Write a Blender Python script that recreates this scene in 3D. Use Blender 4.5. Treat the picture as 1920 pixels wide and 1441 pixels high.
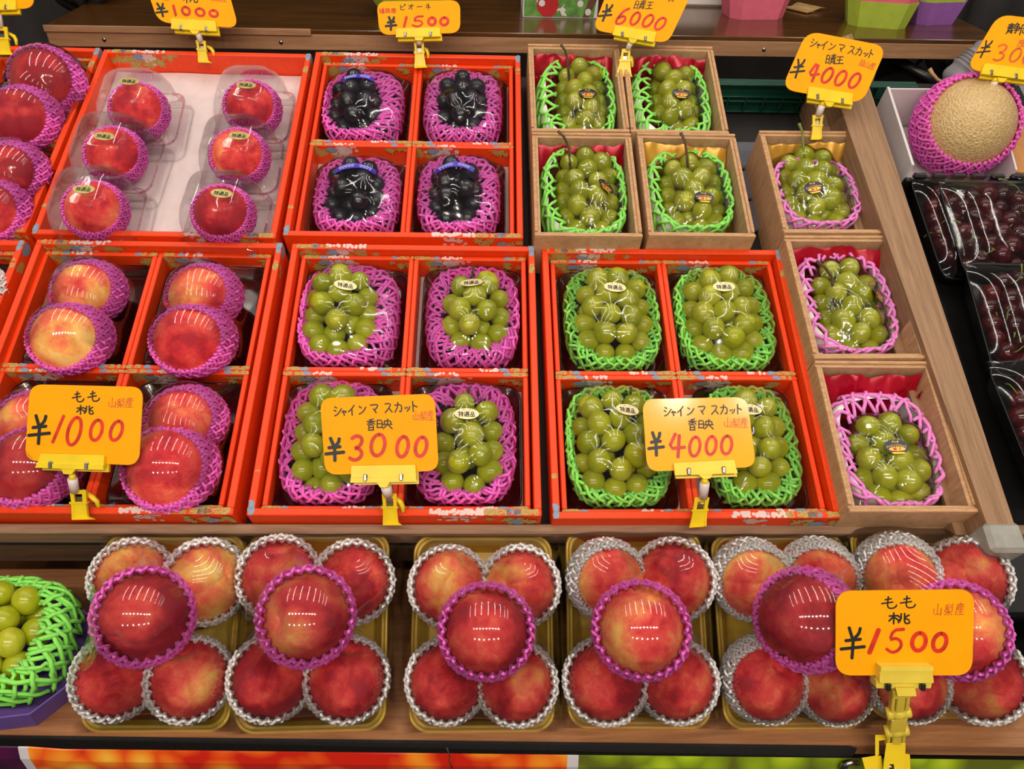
import bpy, math, random
import numpy as np
from mathutils import Matrix, Vector

random.seed(7)
rng = np.random.default_rng(7)
scene = bpy.context.scene
COL = scene.collection
for _o in list(bpy.data.objects):
    bpy.data.objects.remove(_o)
R_ = math.radians

# ------------------------------------------------------------------ camera
CAMH = 1.60
TILT = 23.0                        # slope of the display board
F_PX = 1500.0
CAM = Vector((0, 0, CAMH))
R_cam = (Matrix.Rotation(R_(-0.46825), 4, 'Z') @ Matrix.Rotation(R_(-1.4799), 4, 'Y')
         @ Matrix.Rotation(R_(30.30911), 4, 'X'))
M_CAM = Matrix.Translation(CAM) @ Matrix.Rotation(R_(TILT), 4, 'X') @ R_cam
MB = Matrix.Translation(CAM) @ Matrix.Rotation(R_(TILT), 4, 'X') @ Matrix.Translation((0, 0, -0.75))  # board frame
MBI = MB.inverted()
cd = bpy.data.cameras.new('camera')
cam = bpy.data.objects.new('camera', cd)
COL.objects.link(cam)
cam.matrix_world = M_CAM
cd.sensor_width = 36.0
cd.lens = F_PX / 1920 * 36.0
cd.clip_start = 0.02
scene.camera = cam

# ------------------------------------------------------------------ world, lamps, exposure
scene.view_settings.view_transform = 'Standard'
scene.view_settings.look = 'None'
scene.view_settings.gamma = 1.0
scene.view_settings.use_curve_mapping = False
scene.view_settings.exposure = -0.14
scene.cycles.max_bounces = 7
scene.cycles.diffuse_bounces = 3
scene.cycles.glossy_bounces = 3
scene.cycles.transmission_bounces = 4
scene.cycles.transparent_max_bounces = 14
scene.cycles.caustics_reflective = False
scene.cycles.caustics_refractive = False
scene.cycles.use_denoising = True
scene.cycles.sample_clamp_indirect = 4.0
w = bpy.data.worlds.new('shop_air')
scene.world = w
w.use_nodes = True
w.node_tree.nodes['Background'].inputs[0].default_value = (1.0, 0.88, 0.78, 1)
w.node_tree.nodes['Background'].inputs[1].default_value = 0.21

def area_lamp(name, loc, sx, sy, power, col, target=None):
    l = bpy.data.lights.new(name, 'AREA')
    l.shape = 'RECTANGLE'
    l.size, l.size_y, l.energy, l.color = sx, sy, power, col
    o = bpy.data.objects.new(name, l)
    COL.objects.link(o)
    o.location = loc
    if target is not None:
        o.rotation_euler = (Vector(target) - Vector(loc)).to_track_quat('-Z', 'Y').to_euler()
    return o

for i in range(6):                 # added fill lamps, no real fixtures, to brighten the front trays and shelf
    l = bpy.data.lights.new('front_fill_lamp', 'POINT')
    l.energy, l.color, l.shadow_soft_size = 11.0, (1.0, 0.9, 0.78), 0.05
    o = bpy.data.objects.new('front_fill_lamp', l)
    COL.objects.link(o)
    o.location = (-1.1 + 0.45 * i, -1.35, 2.2)
TUBE = (1.0, 0.93, 0.84)
for i in range(8):                 # fluorescent tubes over the stall, running front to back
    area_lamp('ceiling_tube_lamp', (-1.15 + 0.42 * i, 1.0, 2.55), 0.026, 1.1, 2.7, TUBE)
for i in range(9):                 # row of small bulbs over the shopper's side
    l = bpy.data.lights.new('bulb_lamp', 'POINT')
    l.energy, l.color, l.shadow_soft_size = 11.5, (1.0, 0.89, 0.76), 0.024
    o = bpy.data.objects.new('bulb_lamp', l)
    COL.objects.link(o)
    o.location = (-1.0 + 0.25 * i, -0.50, 2.55)

# ------------------------------------------------------------------ projection helpers (pixel of the 1920x1441 photo -> place)
def ray(px, py):
    d = Vector(((px - 960) / F_PX, -(py - 720.5) / F_PX, -1.0))
    return (M_CAM.to_3x3() @ d)
def depth(p):
    return -(M_CAM.inverted() @ Vector(p)).z
def hit(px, py, p0, n):
    d = ray(px, py)
    t = (Vector(p0) - CAM).dot(n) / d.dot(n)
    return CAM + d * t
NB = MB.to_3x3() @ Vector((0, 0, 1))
def bp(px, py, h):
    """board-frame point at height h above the rim plane"""
    return MBI @ hit(px, py, MB @ Vector((0, 0, h)), NB)
def wz(px, py, z):
    return hit(px, py, (0, 0, z), Vector((0, 0, 1)))
def wy(px, py, y):
    return hit(px, py, (0, y, 0), Vector((0, 1, 0)))

# ------------------------------------------------------------------ materials
def lin(c):
    return tuple((x / 255 / 12.92) if x / 255 <= 0.04045 else ((x / 255 + 0.055) / 1.055) ** 2.4 for x in c)
def rgba(c):
    return (*lin(c), 1.0)
class NT:
    def __init__(s, name):
        s.m = bpy.data.materials.new(name)
        s.m.use_nodes = True
        s.t = s.m.node_tree
        s.b = s.t.nodes['Principled BSDF']
        s.out = s.t.nodes['Material Output']
    def n(s, typ, **kw):
        nd = s.t.nodes.new(typ)
        for k, v in kw.items():
            if k.startswith('i_'):
                key = k[2:].replace('_', ' ')
                nd.inputs[int(key) if key.isdigit() else key].default_value = v
            else:
                setattr(nd, k, v)
        return nd
    def l(s, a, b):
        s.t.links.new(a, b)
    def coord(s, kind='Object', scale=(1, 1, 1)):
        tc = s.n('ShaderNodeTexCoord')
        mp = s.n('ShaderNodeMapping')
        mp.inputs['Scale'].default_value = scale
        s.l(tc.outputs[kind], mp.inputs['Vector'])
        return mp.outputs[0]
    def noise(s, vec, scale, detail=3.0, rough=0.55, dist=0.0):
        nd = s.n('ShaderNodeTexNoise')
        nd.inputs['Scale'].default_value = scale
        nd.inputs['Detail'].default_value = detail
        nd.inputs['Roughness'].default_value = rough
        nd.inputs['Distortion'].default_value = dist
        if vec is not None:
            s.l(vec, nd.inputs['Vector'])
        return nd.outputs['Fac']
    def ramp(s, fac, stops):
        nd = s.n('ShaderNodeValToRGB')
        e = nd.color_ramp.elements
        while len(e) < len(stops):
            e.new(0.5)
        for el, (p, c) in zip(e, stops):
            el.position, el.color = p, c
        s.l(fac, nd.inputs[0])
        return nd.outputs[0]
    def math(s, op, a, b=None, clamp=False):
        nd = s.n('ShaderNodeMath', operation=op, use_clamp=clamp)
        for i, x in enumerate((a, b)):
            if x is None:
                continue
            if isinstance(x, (int, float)):
                nd.inputs[i].default_value = x
            else:
                s.l(x, nd.inputs[i])
        return nd.outputs[0]
    def mix(s, fac, a, b, mode='MIX'):
        nd = s.n('ShaderNodeMix', data_type='RGBA', blend_type=mode)
        for i, x in ((0, fac), (6, a), (7, b)):
            if isinstance(x, (int, float, tuple)):
                nd.inputs[i].default_value = x
            else:
                s.l(x, nd.inputs[i])
        return nd.outputs[2]
    def bump(s, h, strength, dist=0.001):
        nd = s.n('ShaderNodeBump')
        nd.inputs['Strength'].default_value = strength
        nd.inputs['Distance'].default_value = dist
        s.l(h, nd.inputs['Height'])
        return nd.outputs[0]

def plain(name, c, rough=0.5, metal=0.0, var=0.06, vscale=60, bump=0.0, coat=0.0, spec=0.5):
    t = NT(name)
    v = t.coord()
    nz = t.noise(v, vscale)
    c = lin(c)
    lo = tuple(max(0, x * (1 - var * 2)) for x in c) + (1,)
    hi = tuple(min(1, x * (1 + var * 2)) for x in c) + (1,)
    t.l(t.ramp(nz, [(0.3, lo), (0.7, hi)]), t.b.inputs['Base Color'])
    t.b.inputs['Roughness'].default_value = rough
    t.b.inputs['Metallic'].default_value = metal
    t.b.inputs['Coat Weight'].default_value = coat
    t.b.inputs['Specular IOR Level'].default_value = spec
    if bump:
        t.l(t.bump(t.noise(v, vscale * 4), bump), t.b.inputs['Normal'])
    return t.m

def wood(name, c1, c2, rough=0.55, sc=(3, 60, 60), bump=0.15, coat=0.0, kind='Object'):
    t = NT(name)
    v = t.coord(kind, sc)
    nz = t.noise(v, 2.5, 6, 0.65, 0.6)
    fine = t.noise(t.coord(kind, tuple(x * 5 for x in sc)), 3, 3)
    f = t.math('ADD', t.math('MULTIPLY', nz, 0.75), t.math('MULTIPLY', fine, 0.3))
    t.l(t.ramp(f, [(0.32, rgba(c1)), (0.72, rgba(c2))]), t.b.inputs['Base Color'])
    t.b.inputs['Roughness'].default_value = rough
    t.b.inputs['Coat Weight'].default_value = coat
    t.b.inputs['Coat Roughness'].default_value = 0.15
    t.l(t.bump(f, bump), t.b.inputs['Normal'])
    return t.m

def film(name, bscale=45, bstr=0.12, tint=(1, 1, 1), base=0.015, gain=1.0, rough=0.04, crease=False, bdist=0.002):
    """thin clear plastic: see-through with a Fresnel gloss and fine wrinkles"""
    t = NT(name)
    t.t.nodes.remove(t.b)
    v = t.coord()
    if crease:
        vo = t.n('ShaderNodeTexVoronoi', feature='DISTANCE_TO_EDGE')
        vo.inputs['Scale'].default_value = bscale
        dn = t.n('ShaderNodeTexNoise')
        dn.inputs['Scale'].default_value = bscale * 0.6
        t.l(v, dn.inputs['Vector'])
        t.l(t.mix(0.04, v, dn.outputs['Color'], 'ADD'), vo.inputs['Vector'])
        h = t.math('ADD', t.math('MINIMUM', vo.outputs['Distance'], 0.35), t.math('MULTIPLY', t.noise(v, bscale * 1.4, 2), 0.8))
    else:
        h = t.noise(v, bscale, 2, 0.5, 0.8)
    nrm = t.bump(h, bstr, bdist)
    fr = t.n('ShaderNodeFresnel', i_IOR=1.45)
    t.l(nrm, fr.inputs['Normal'])
    fac = t.math('ADD', t.math('MULTIPLY', fr.outputs[0], gain), base, True)
    tr = t.n('ShaderNodeBsdfTransparent')
    tr.inputs[0].default_value = (*tint, 1)
    gl = t.n('ShaderNodeBsdfGlossy')
    gl.inputs['Color'].default_value = (1, 1, 1, 1)
    gl.inputs['Roughness'].default_value = rough
    t.l(nrm, gl.inputs['Normal'])
    mx = t.n('ShaderNodeMixShader')
    t.l(fac, mx.inputs[0])
    t.l(tr.outputs[0], mx.inputs[1])
    t.l(gl.outputs[0], mx.inputs[2])
    t.l(mx.outputs[0], t.out.inputs['Surface'])
    return t.m

M = {}
M['orange'] = plain('orange_card', (240, 66, 4), 0.5, var=0.03, vscale=140, bump=0.03)
M['orange_in'] = plain('orange_card_inner', (232, 58, 14), 0.55, var=0.03, vscale=140)
M['gold_print'] = plain('gold_print', (178, 148, 78), 0.5, var=0.22, vscale=900)
M['white_print'] = plain('blossom_print', (222, 196, 190), 0.6, var=0.03)
M['blue_print'] = plain('grey_blue_print', (128, 146, 166), 0.55, var=0.1, vscale=300)
M['liner'] = plain('white_liner_paper', (226, 208, 206), 0.7, var=0.03, vscale=40, bump=0.15)
M['darktray'] = plain('dark_plum_plastic', (42, 10, 14), 0.12, var=0.05, spec=0.6)
M['black_plastic'] = plain('black_plastic', (20, 19, 20), 0.35, var=0.05)
M['box_wood'] = wood('paulownia_wood', (168, 126, 88), (210, 170, 128), 0.6, (14, 90, 14), 0.1)
M['box_edge'] = wood('paulownia_edge', (162, 116, 76), (214, 170, 122), 0.65, (20, 120, 20), 0.15)
M['shelf_wood'] = wood('shelf_wood', (128, 82, 50), (182, 126, 82), 0.5, (2.5, 45, 45), 0.12)
M['lip_wood'] = wood('lip_wood', (118, 88, 66), (172, 136, 108), 0.5, (3, 60, 60), 0.12)
M['riser_wood'] = wood('riser_wood', (58, 40, 27), (88, 64, 46), 0.5, (3, 60, 60), 0.12)
M['rail_wood'] = wood('rail_wood', (118, 88, 60), (170, 132, 98), 0.55, (70, 2.5, 70), 0.15)
M['table_top'] = wood('varnished_table', (56, 34, 10), (98, 60, 20), 0.2, (2, 14, 14), 0.03, coat=0.4)
M['ply_edge'] = wood('plywood_edge', (132, 94, 62), (176, 132, 94), 0.65, (3, 60, 60), 0.12)
M['dark_board'] = plain('dark_board', (24, 20, 18), 0.7)
M['felt'] = plain('black_felt', (24, 22, 22), 0.9, var=0.15, vscale=200)
M['tape'] = plain('grey_tape', (150, 148, 140), 0.5, var=0.1, vscale=40)
M['yellow_clip'] = plain('yellow_clip_plastic', (236, 204, 30), 0.28, var=0.04, vscale=40)
M['pale_yellow'] = plain('pale_yellow_clip_plastic', (226, 200, 70), 0.28, var=0.04, vscale=40)
M['clear_joint'] = plain('milky_joint', (222, 208, 204), 0.3, var=0.02)
M['steel'] = plain('steel_spring', (170, 165, 160), 0.25, 1.0, var=0.1)
M['black_metal'] = plain('black_spring', (30, 28, 28), 0.35, 0.3)
M['card'] = plain('yellow_card', (244, 164, 0), 0.5, var=0.02, vscale=30, spec=0.15)
M['card_gloss'] = plain('laminated_yellow_card', (250, 172, 0), 0.45, var=0.02, vscale=30, coat=0.4, spec=0.2)
M['card_gloss'].node_tree.nodes['Principled BSDF'].inputs['Coat Roughness'].default_value = 0.13
M['ink_black'] = plain('black_marker', (18, 14, 12), 0.45, var=0.1)
M['ink_red'] = plain('red_marker', (205, 38, 8), 0.45, var=0.16, vscale=90)
M['ink_orange'] = plain('orange_marker', (214, 92, 10), 0.45, var=0.14, vscale=90)
def foam(name, c, sss=0.5):
    t = NT(name)
    v = t.coord()
    lo = tuple(x * .93 for x in lin(c)) + (1,)
    col = t.ramp(t.noise(v, 200), [(0.3, lo), (0.7, rgba(c))])
    t.l(col, t.b.inputs['Base Color'])
    t.b.inputs['Roughness'].default_value = 0.65
    t.b.inputs['Specular IOR Level'].default_value = 0.2
    t.b.inputs['Subsurface Weight'].default_value = sss
    t.b.inputs['Subsurface Radius'].default_value = (1, 1, 1)
    t.b.inputs['Subsurface Scale'].default_value = 0.004
    return t.m
M['pink_net'] = foam('pink_foam', (253, 108, 206))
M['lilac_net'] = foam('lilac_foam', (242, 140, 214))
M['green_net'] = foam('green_foam', (146, 234, 102))
M['white_net'] = foam('white_foam', (255, 249, 246), 0.8)
M['gold_tray'] = plain('gold_foil_plastic', (255, 206, 84), 0.24, 0.15, var=0.08, vscale=30)
M['satin_red'] = plain('crimson_satin', (176, 4, 36), 0.3, 0.2, var=0.06, vscale=30)
M['satin_gold'] = plain('gold_satin', (214, 158, 58), 0.3, 0.3, var=0.06, vscale=30)
M['stem_green'] = plain('green_stem', (112, 122, 48), 0.6, var=0.15)
M['stem_brown'] = plain('brown_stem', (84, 62, 38), 0.7, var=0.2)
M['seal_cream'] = plain('cream_foil_seal', (240, 222, 170), 0.3, 0.2, var=0.05)
M['seal_green'] = plain('olive_gold_seal', (190, 176, 104), 0.35, 0.2, var=0.06)
M['label_navy'] = plain('navy_label', (30, 26, 58), 0.25, var=0.1)
M['label_gold'] = plain('gold_label', (226, 184, 70), 0.3, 0.4, var=0.08)
M['band_violet'] = plain('violet_band', (66, 48, 170), 0.3, var=0.1)
M['band_pale'] = plain('pale_band_print', (170, 170, 236), 0.4, var=0.05)
M['film'] = film('tight_wrap', 30, 0.05, base=0.016, gain=0.75, rough=0.07)
M['film_front'] = film('peach_wrap', 24, 0.05, (0.985, 0.98, 0.975), base=0.018, gain=0.8, rough=0.07)
M['film_cherry'] = film('cherry_wrap', 40, 0.06, base=0.010, gain=0.5, rough=0.06)
M['clear'] = film('clear_clamshell', 50, 0.05, base=0.008, gain=0.55, rough=0.05)
M['bag'] = film('crinkled_bag', 45, 0.30, base=0.02, gain=0.9, rough=0.07, crease=True)

def peach_material():
    """object colour drives the blush: r = overall redness, g = darkness, b = pattern offset"""
    t = NT('peach_skin')
    oi = t.n('ShaderNodeObjectInfo')
    sp = t.n('ShaderNodeSeparateColor')
    t.l(oi.outputs['Color'], sp.inputs[0])
    tc = t.n('ShaderNodeTexCoord')
    ad = t.n('ShaderNodeVectorMath', operation='ADD')
    cb = t.n('ShaderNodeCombineXYZ')
    off = t.math('MULTIPLY', sp.outputs[2], 37.0)
    for i in range(3):
        t.l(off, cb.inputs[i])
    t.l(tc.outputs['Object'], ad.inputs[0])
    t.l(cb.outputs[0], ad.inputs[1])
    big = t.noise(ad.outputs[0], 0.95, 2, 0.5, 0.4)
    mid = t.noise(ad.outputs[0], 4.0, 5, 0.65, 0.5)
    fuz = t.noise(ad.outputs[0], 46, 2, 0.6)
    f = t.math('ADD', t.math('MULTIPLY', t.math('SUBTRACT', big, 0.5), 1.7), sp.outputs[0])
    f = t.math('ADD', f, t.math('MULTIPLY', t.math('SUBTRACT', mid, 0.5), 0.75))
    f = t.math('ADD', f, t.math('MULTIPLY', t.math('SUBTRACT', fuz, 0.5), 0.36), True)
    c = t.ramp(f, [(0.0, rgba((250, 206, 118))), (0.22, rgba((248, 172, 88))), (0.42, rgba((244, 124, 84))),
                   (0.64, rgba((232, 76, 68))), (0.86, rgba((208, 44, 52))), (1.0, rgba((172, 34, 48)))])
    c = t.mix(t.math('MULTIPLY', sp.outputs[1], .85), c, rgba((98, 22, 34)))
    t.l(c, t.b.inputs['Base Color'])
    t.b.inputs['Roughness'].default_value = 0.7
    t.b.inputs['Specular IOR Level'].default_value = 0.25
    t.b.inputs['Sheen Weight'].default_value = 0.15
    t.b.inputs['Sheen Roughness'].default_value = 0.4
    t.l(t.bump(fuz, 0.08, 0.004), t.b.inputs['Normal'])
    return t.m
M['peach'] = peach_material()

def grape_material(name, c0, c1, c2, rough, bloom):
    t = NT(name)
    oi = t.n('ShaderNodeObjectInfo')
    ad = t.n('ShaderNodeVectorMath', operation='ADD')
    tc = t.n('ShaderNodeTexCoord')
    sc = t.n('ShaderNodeVectorMath', operation='SCALE')
    cb = t.n('ShaderNodeCombineXYZ')
    for i in range(3):
        t.l(oi.outputs['Random'], cb.inputs[i])
    t.l(cb.outputs[0], sc.inputs[0])
    sc.inputs['Scale'].default_value = 31.0
    t.l(tc.outputs['Object'], ad.inputs[0])
    t.l(sc.outputs[0], ad.inputs[1])
    nz = t.noise(ad.outputs[0], 1.5, 3, 0.6)
    f = t.math('ADD', t.math('MULTIPLY', nz, 0.7), t.math('MULTIPLY', oi.outputs['Random'], 0.35))
    c = t.ramp(f, [(0.25, rgba(c0)), (0.55, rgba(c1)), (0.85, rgba(c2))])
    lw = t.n('ShaderNodeLayerWeight', i_Blend=0.35)
    c = t.mix(t.math('MULTIPLY', lw.outputs['Facing'], bloom), c, rgba(c2))
    t.l(c, t.b.inputs['Base Color'])
    t.b.inputs['Roughness'].default_value = rough
    t.b.inputs['Specular IOR Level'].default_value = 0.5
    return t
g_ = grape_material('muscat_skin', (142, 152, 12), (166, 172, 26), (190, 188, 60), 0.2, 0.25)
g_.b.inputs['Subsurface Weight'].default_value = 0.25
g_.b.inputs['Subsurface Radius'].default_value = (0.5, 0.5, 0.15)
g_.b.inputs['Subsurface Scale'].default_value = 0.006
M['muscat'] = g_.m
M['pione'] = grape_material('black_grape_skin', (10, 7, 12), (16, 14, 21), (40, 42, 58), 0.28, 0.25).m
M['cherry'] = grape_material('cherry_skin', (30, 3, 7), (48, 4, 10), (92, 9, 16), 0.14, 0.1).m

def melon_material():
    t = NT('netted_melon_skin')
    v = t.coord()
    vo = t.n('ShaderNodeTexVoronoi', feature='DISTANCE_TO_EDGE')
    vo.inputs['Scale'].default_value = 13
    dn = t.n('ShaderNodeTexNoise')
    dn.inputs['Scale'].default_value = 9
    t.l(v, dn.inputs['Vector'])
    t.l(t.mix(0.12, v, dn.outputs['Color'], 'ADD'), vo.inputs['Vector'])
    nz = t.noise(v, 30, 3)
    h = t.math('SUBTRACT', 1.0, t.math('MULTIPLY', vo.outputs['Distance'], 5.0), True)
    h = t.math('ADD', h, t.math('MULTIPLY', nz, 0.4))
    t.l(t.ramp(h, [(0.1, rgba((192, 158, 100))), (0.9, rgba((216, 184, 128)))]), t.b.inputs['Base Color'])
    t.b.inputs['Roughness'].default_value = 0.33
    t.b.inputs['Coat Weight'].default_value = 0.5
    t.b.inputs['Coat Roughness'].default_value = 0.12
    nb = t.bump(h, 0.3, 0.02)
    t.l(nb, t.b.inputs['Normal'])
    t.l(nb, t.b.inputs['Coat Normal'])
    return t.m
M['melon'] = melon_material()

def fruit_print(name, cols, scale, sx=1.0):
    """flat photographic print of fruit: soft blobs in the print's colours"""
    t = NT(name)
    v = t.coord('Object', (1, sx, 1))
    vo = t.n('ShaderNodeTexVoronoi', feature='F1')
    vo.inputs['Scale'].default_value = scale
    t.l(v, vo.inputs['Vector'])
    nz = t.noise(v, scale * 0.35, 3, 0.6)
    f = t.math('ADD', t.math('MULTIPLY', vo.outputs['Distance'], 1.1), t.math('MULTIPLY', t.math('SUBTRACT', nz, 0.5), 1.1))
    f = t.math('ADD', f, 0.0)
    n = len(cols)
    t.l(t.ramp(f, [(0.08 + 0.7 * i / (n - 1), rgba(c)) for i, c in enumerate(cols)]), t.b.inputs['Base Color'])
    t.b.inputs['Roughness'].default_value = 0.3
    return t.m
M['print_peach'] = fruit_print('banner_peach_print', [(250, 186, 70), (246, 150, 40), (236, 92, 24), (206, 36, 18)], 30)
M['print_muscat'] = fruit_print('banner_muscat_print', [(196, 214, 50), (164, 192, 30), (128, 150, 26), (96, 104, 30)], 26)
M['print_purple'] = fruit_print('banner_grape_print', [(96, 20, 60), (70, 16, 60), (40, 14, 50)], 22)
M['print_white'] = plain('banner_white', (206, 200, 206), 0.4, var=0.02)
M['pinkpaper'] = plain('pink_paper', (222, 104, 128), 0.7, var=0.04)
M['greenpaper'] = plain('green_paper', (168, 190, 62), 0.7, var=0.04)
M['purplepaper'] = plain('purple_paper', (146, 92, 172), 0.7, var=0.04)
M['violetpaper'] = plain('violet_paper', (112, 84, 164), 0.7, var=0.04)
M['white_card'] = plain('white_card', (214, 206, 206), 0.6, var=0.02)
M['kraft'] = plain('kraft_card', (196, 136, 78), 0.7, var=0.05)
M['green_crate'] = plain('dark_green_crate', (10, 62, 48), 0.4, var=0.05)
M['grey_crate'] = plain('grey_crate', (92, 92, 104), 0.5, var=0.05)
M['hose'] = plain('grey_hose', (150, 146, 150), 0.45, var=0.04)
M['dark_cloth'] = plain('dark_cloth', (32, 28, 28), 0.85, var=0.25, vscale=12)
M['floor'] = plain('dark_floor', (52, 48, 50), 0.6, var=0.15, vscale=6)
M['wall'] = plain('dark_shop_wall', (40, 33, 28), 0.8, var=0.2, vscale=4)
M['apple_red'] = plain('apple_print_red', (176, 24, 28), 0.5, var=0.06)
M['leaf_print'] = plain('leaf_print_green', (92, 140, 62), 0.5, var=0.2, vscale=90)
M['bark_print'] = plain('bark_print', (96, 62, 46), 0.5, var=0.15, vscale=90)
M['bamboo'] = plain('bamboo', (172, 138, 88), 0.55, var=0.12, vscale=60)

# ------------------------------------------------------------------ geometry helpers
class Geo:
    def __init__(s):
        s.v, s.f, s.mi, s.sm, s.n = [], [], [], [], 0
    def add(s, verts, faces, mi=0, smooth=False):
        if isinstance(verts, np.ndarray):
            verts = verts.tolist()
        b = s.n
        s.v.extend(verts)
        s.f.extend([tuple(i + b for i in f) for f in faces])
        s.mi.extend([mi] * len(faces))
        s.sm.extend([smooth] * len(faces))
        s.n += len(verts)
        return s
    def mesh(s, name, mats):
        me = bpy.data.meshes.new(name)
        me.from_pydata([tuple(v) for v in s.v], [], s.f)
        for m in mats:
            me.materials.append(M[m] if isinstance(m, str) else m)
        me.polygons.foreach_set('material_index', s.mi)
        me.polygons.foreach_set('use_smooth', s.sm)
        me.update()
        return me

def obj(name, data, parent=None, mat=None):
    o = bpy.data.objects.new(name, data)
    COL.objects.link(o)
    if parent is not None:
        o.parent = parent
    if mat is not None:
        o.matrix_basis = mat
    return o
def build(name, g, mats, parent=None, mat=None):
    return obj(name, g.mesh(name, mats if isinstance(mats, (list, tuple)) else [mats]), parent, mat)
def tag(o, label, cat, group=None, kind=None):
    o['label'], o['category'] = label, cat
    if group:
        o['group'] = group
    if kind:
        o['kind'] = kind
    return o
def thing(name, label, cat, mat, group=None):
    o = bpy.data.objects.new(name, None)
    o.empty_display_size = 0.02
    COL.objects.link(o)
    o.matrix_world = mat
    return tag(o, label, cat, group)
T_ = Matrix.Translation
def board_frame(x, y, z, rot=0.0):
    return MB @ T_((x, y, z)) @ Matrix.Rotation(rot, 4, 'Z')

def cbox(g, lo, hi, c=0.0006, mi=0, mat=None):
    """box with chamfered edges"""
    lo, hi = np.array(lo, float), np.array(hi, float)
    c = min(c, 0.3 * float((hi - lo).min()))
    vid, V = {}, []
    for sx in (0, 1):
        for sy in (0, 1):
            for sz in (0, 1):
                s = (sx, sy, sz)
                for ax in range(3):
                    p = [hi[k] if s[k] else lo[k] for k in range(3)]
                    for k in range(3):
                        if k != ax:
                            p[k] += -c if s[k] else c
                    vid[(s, ax)] = len(V)
                    V.append(p)
    Fc = []
    for ax in range(3):
        a, b = [k for k in range(3) if k != ax]
        for sd in (0, 1):
            q = []
            for u, v_ in ((0, 0), (1, 0), (1, 1), (0, 1)):
                s = [0, 0, 0]
                s[ax], s[a], s[b] = sd, u, v_
                q.append(vid[(tuple(s), ax)])
            Fc.append(q)
        for u in (0, 1):
            for v_ in (0, 1):
                s0, s1 = [0, 0, 0], [0, 0, 0]
                s0[a] = s1[a] = u
                s0[b] = s1[b] = v_
                s1[ax] = 1
                s0, s1 = tuple(s0), tuple(s1)
                Fc.append([vid[(s0, a)], vid[(s1, a)], vid[(s1, b)], vid[(s0, b)]])
    for sx in (0, 1):
        for sy in (0, 1):
            for sz in (0, 1):
                Fc.append([vid[((sx, sy, sz), k)] for k in range(3)])
    Va = np.array(V)
    ctr = (lo + hi) / 2
    out = []
    for f in Fc:
        p = Va[f]
        nrm = np.cross(p[1] - p[0], p[2] - p[0])
        if np.dot(nrm, p.mean(0) - ctr) < 0:
            f = f[::-1]
        out.append(tuple(f))
    if mat is not None:
        V = [tuple(mat @ Vector(p)) for p in V]
    return g.add(V, out, mi)

def prism(g, poly, z0, z1, mi=0, mat=None, smooth=False):
    """extrude a flat outline (x, y) from z0 to z1"""
    a = sum(poly[i][0] * poly[(i + 1) % len(poly)][1] - poly[(i + 1) % len(poly)][0] * poly[i][1] for i in range(len(poly)))
    if a < 0:
        poly = poly[::-1]
    n = len(poly)
    V = [(x, y, z0) for x, y in poly] + [(x, y, z1) for x, y in poly]
    Fc = [tuple(range(n - 1, -1, -1)), tuple(range(n, 2 * n))]
    Fc += [(i, (i + 1) % n, n + (i + 1) % n, n + i) for i in range(n)]
    if mat is not None:
        V = [tuple(mat @ Vector(p)) for p in V]
    return g.add(V, Fc, mi, smooth)

def tube(g, P, r, sides=6, mi=0, closed=False, up=None, caps=True):
    P = np.asarray(P, float)
    n = len(P)
    if closed:
        t = np.roll(P, -1, 0) - np.roll(P, 1, 0)
    else:
        t = np.gradient(P, axis=0)
    t /= np.linalg.norm(t, axis=1, keepdims=True) + 1e-12
    if up is None:
        u0 = np.array([0.0, 0.0, 1.0])
        if abs(t.mean(0)[2]) > 0.8:
            u0 = np.array([1.0, 0.0, 0.0])
        up = np.tile(u0, (n, 1))
    b = np.cross(t, up)
    b /= np.linalg.norm(b, axis=1, keepdims=True) + 1e-12
    nn = np.cross(b, t)
    rr = np.broadcast_to(np.asarray(r, float), (n,))
    a = np.arange(sides) * 2 * np.pi / sides
    V = P[:, None, :] + rr[:, None, None] * (np.cos(a)[None, :, None] * b[:, None, :] + np.sin(a)[None, :, None] * nn[:, None, :])
    V = V.reshape(-1, 3)
    Fc = []
    for i in range(n if closed else n - 1):
        j = (i + 1) % n
        for k in range(sides):
            k2 = (k + 1) % sides
            Fc.append((i * sides + k, i * sides + k2, j * sides + k2, j * sides + k))
    if caps and not closed:
        Fc.append(tuple(range(sides - 1, -1, -1)))
        Fc.append(tuple((n - 1) * sides + k for k in range(sides)))
    return g.add(V, Fc, mi, True)

def grid(g, V, mi=0, wrap=False, smooth=True, flip=False):
    """V: (rows, cols, 3)"""
    r, c = V.shape[:2]
    Fc = []
    for i in range(r - 1):
        for j in range(c if wrap else c - 1):
            k = (j + 1) % c
            f = (i * c + j, i * c + k, (i + 1) * c + k, (i + 1) * c + j)
            Fc.append(f[::-1] if flip else f)
    return g.add(V.reshape(-1, 3), Fc, mi, smooth)

def ball(g, rad, seg=20, rings=14, ctr=(0, 0, 0), fn=None, mi=0):
    th = np.linspace(0, np.pi, rings + 1)[:, None]
    ph = np.linspace(0, 2 * np.pi, seg, endpoint=False)[None, :]
    r = np.ones((rings + 1, seg)) if fn is None else fn(th, ph)
    V = np.stack([r * np.sin(th) * np.cos(ph), r * np.sin(th) * np.sin(ph), r * np.cos(th) * np.ones_like(ph)], -1)
    return grid(g, V * rad + np.array(ctr), mi, wrap=True, flip=True)

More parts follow.
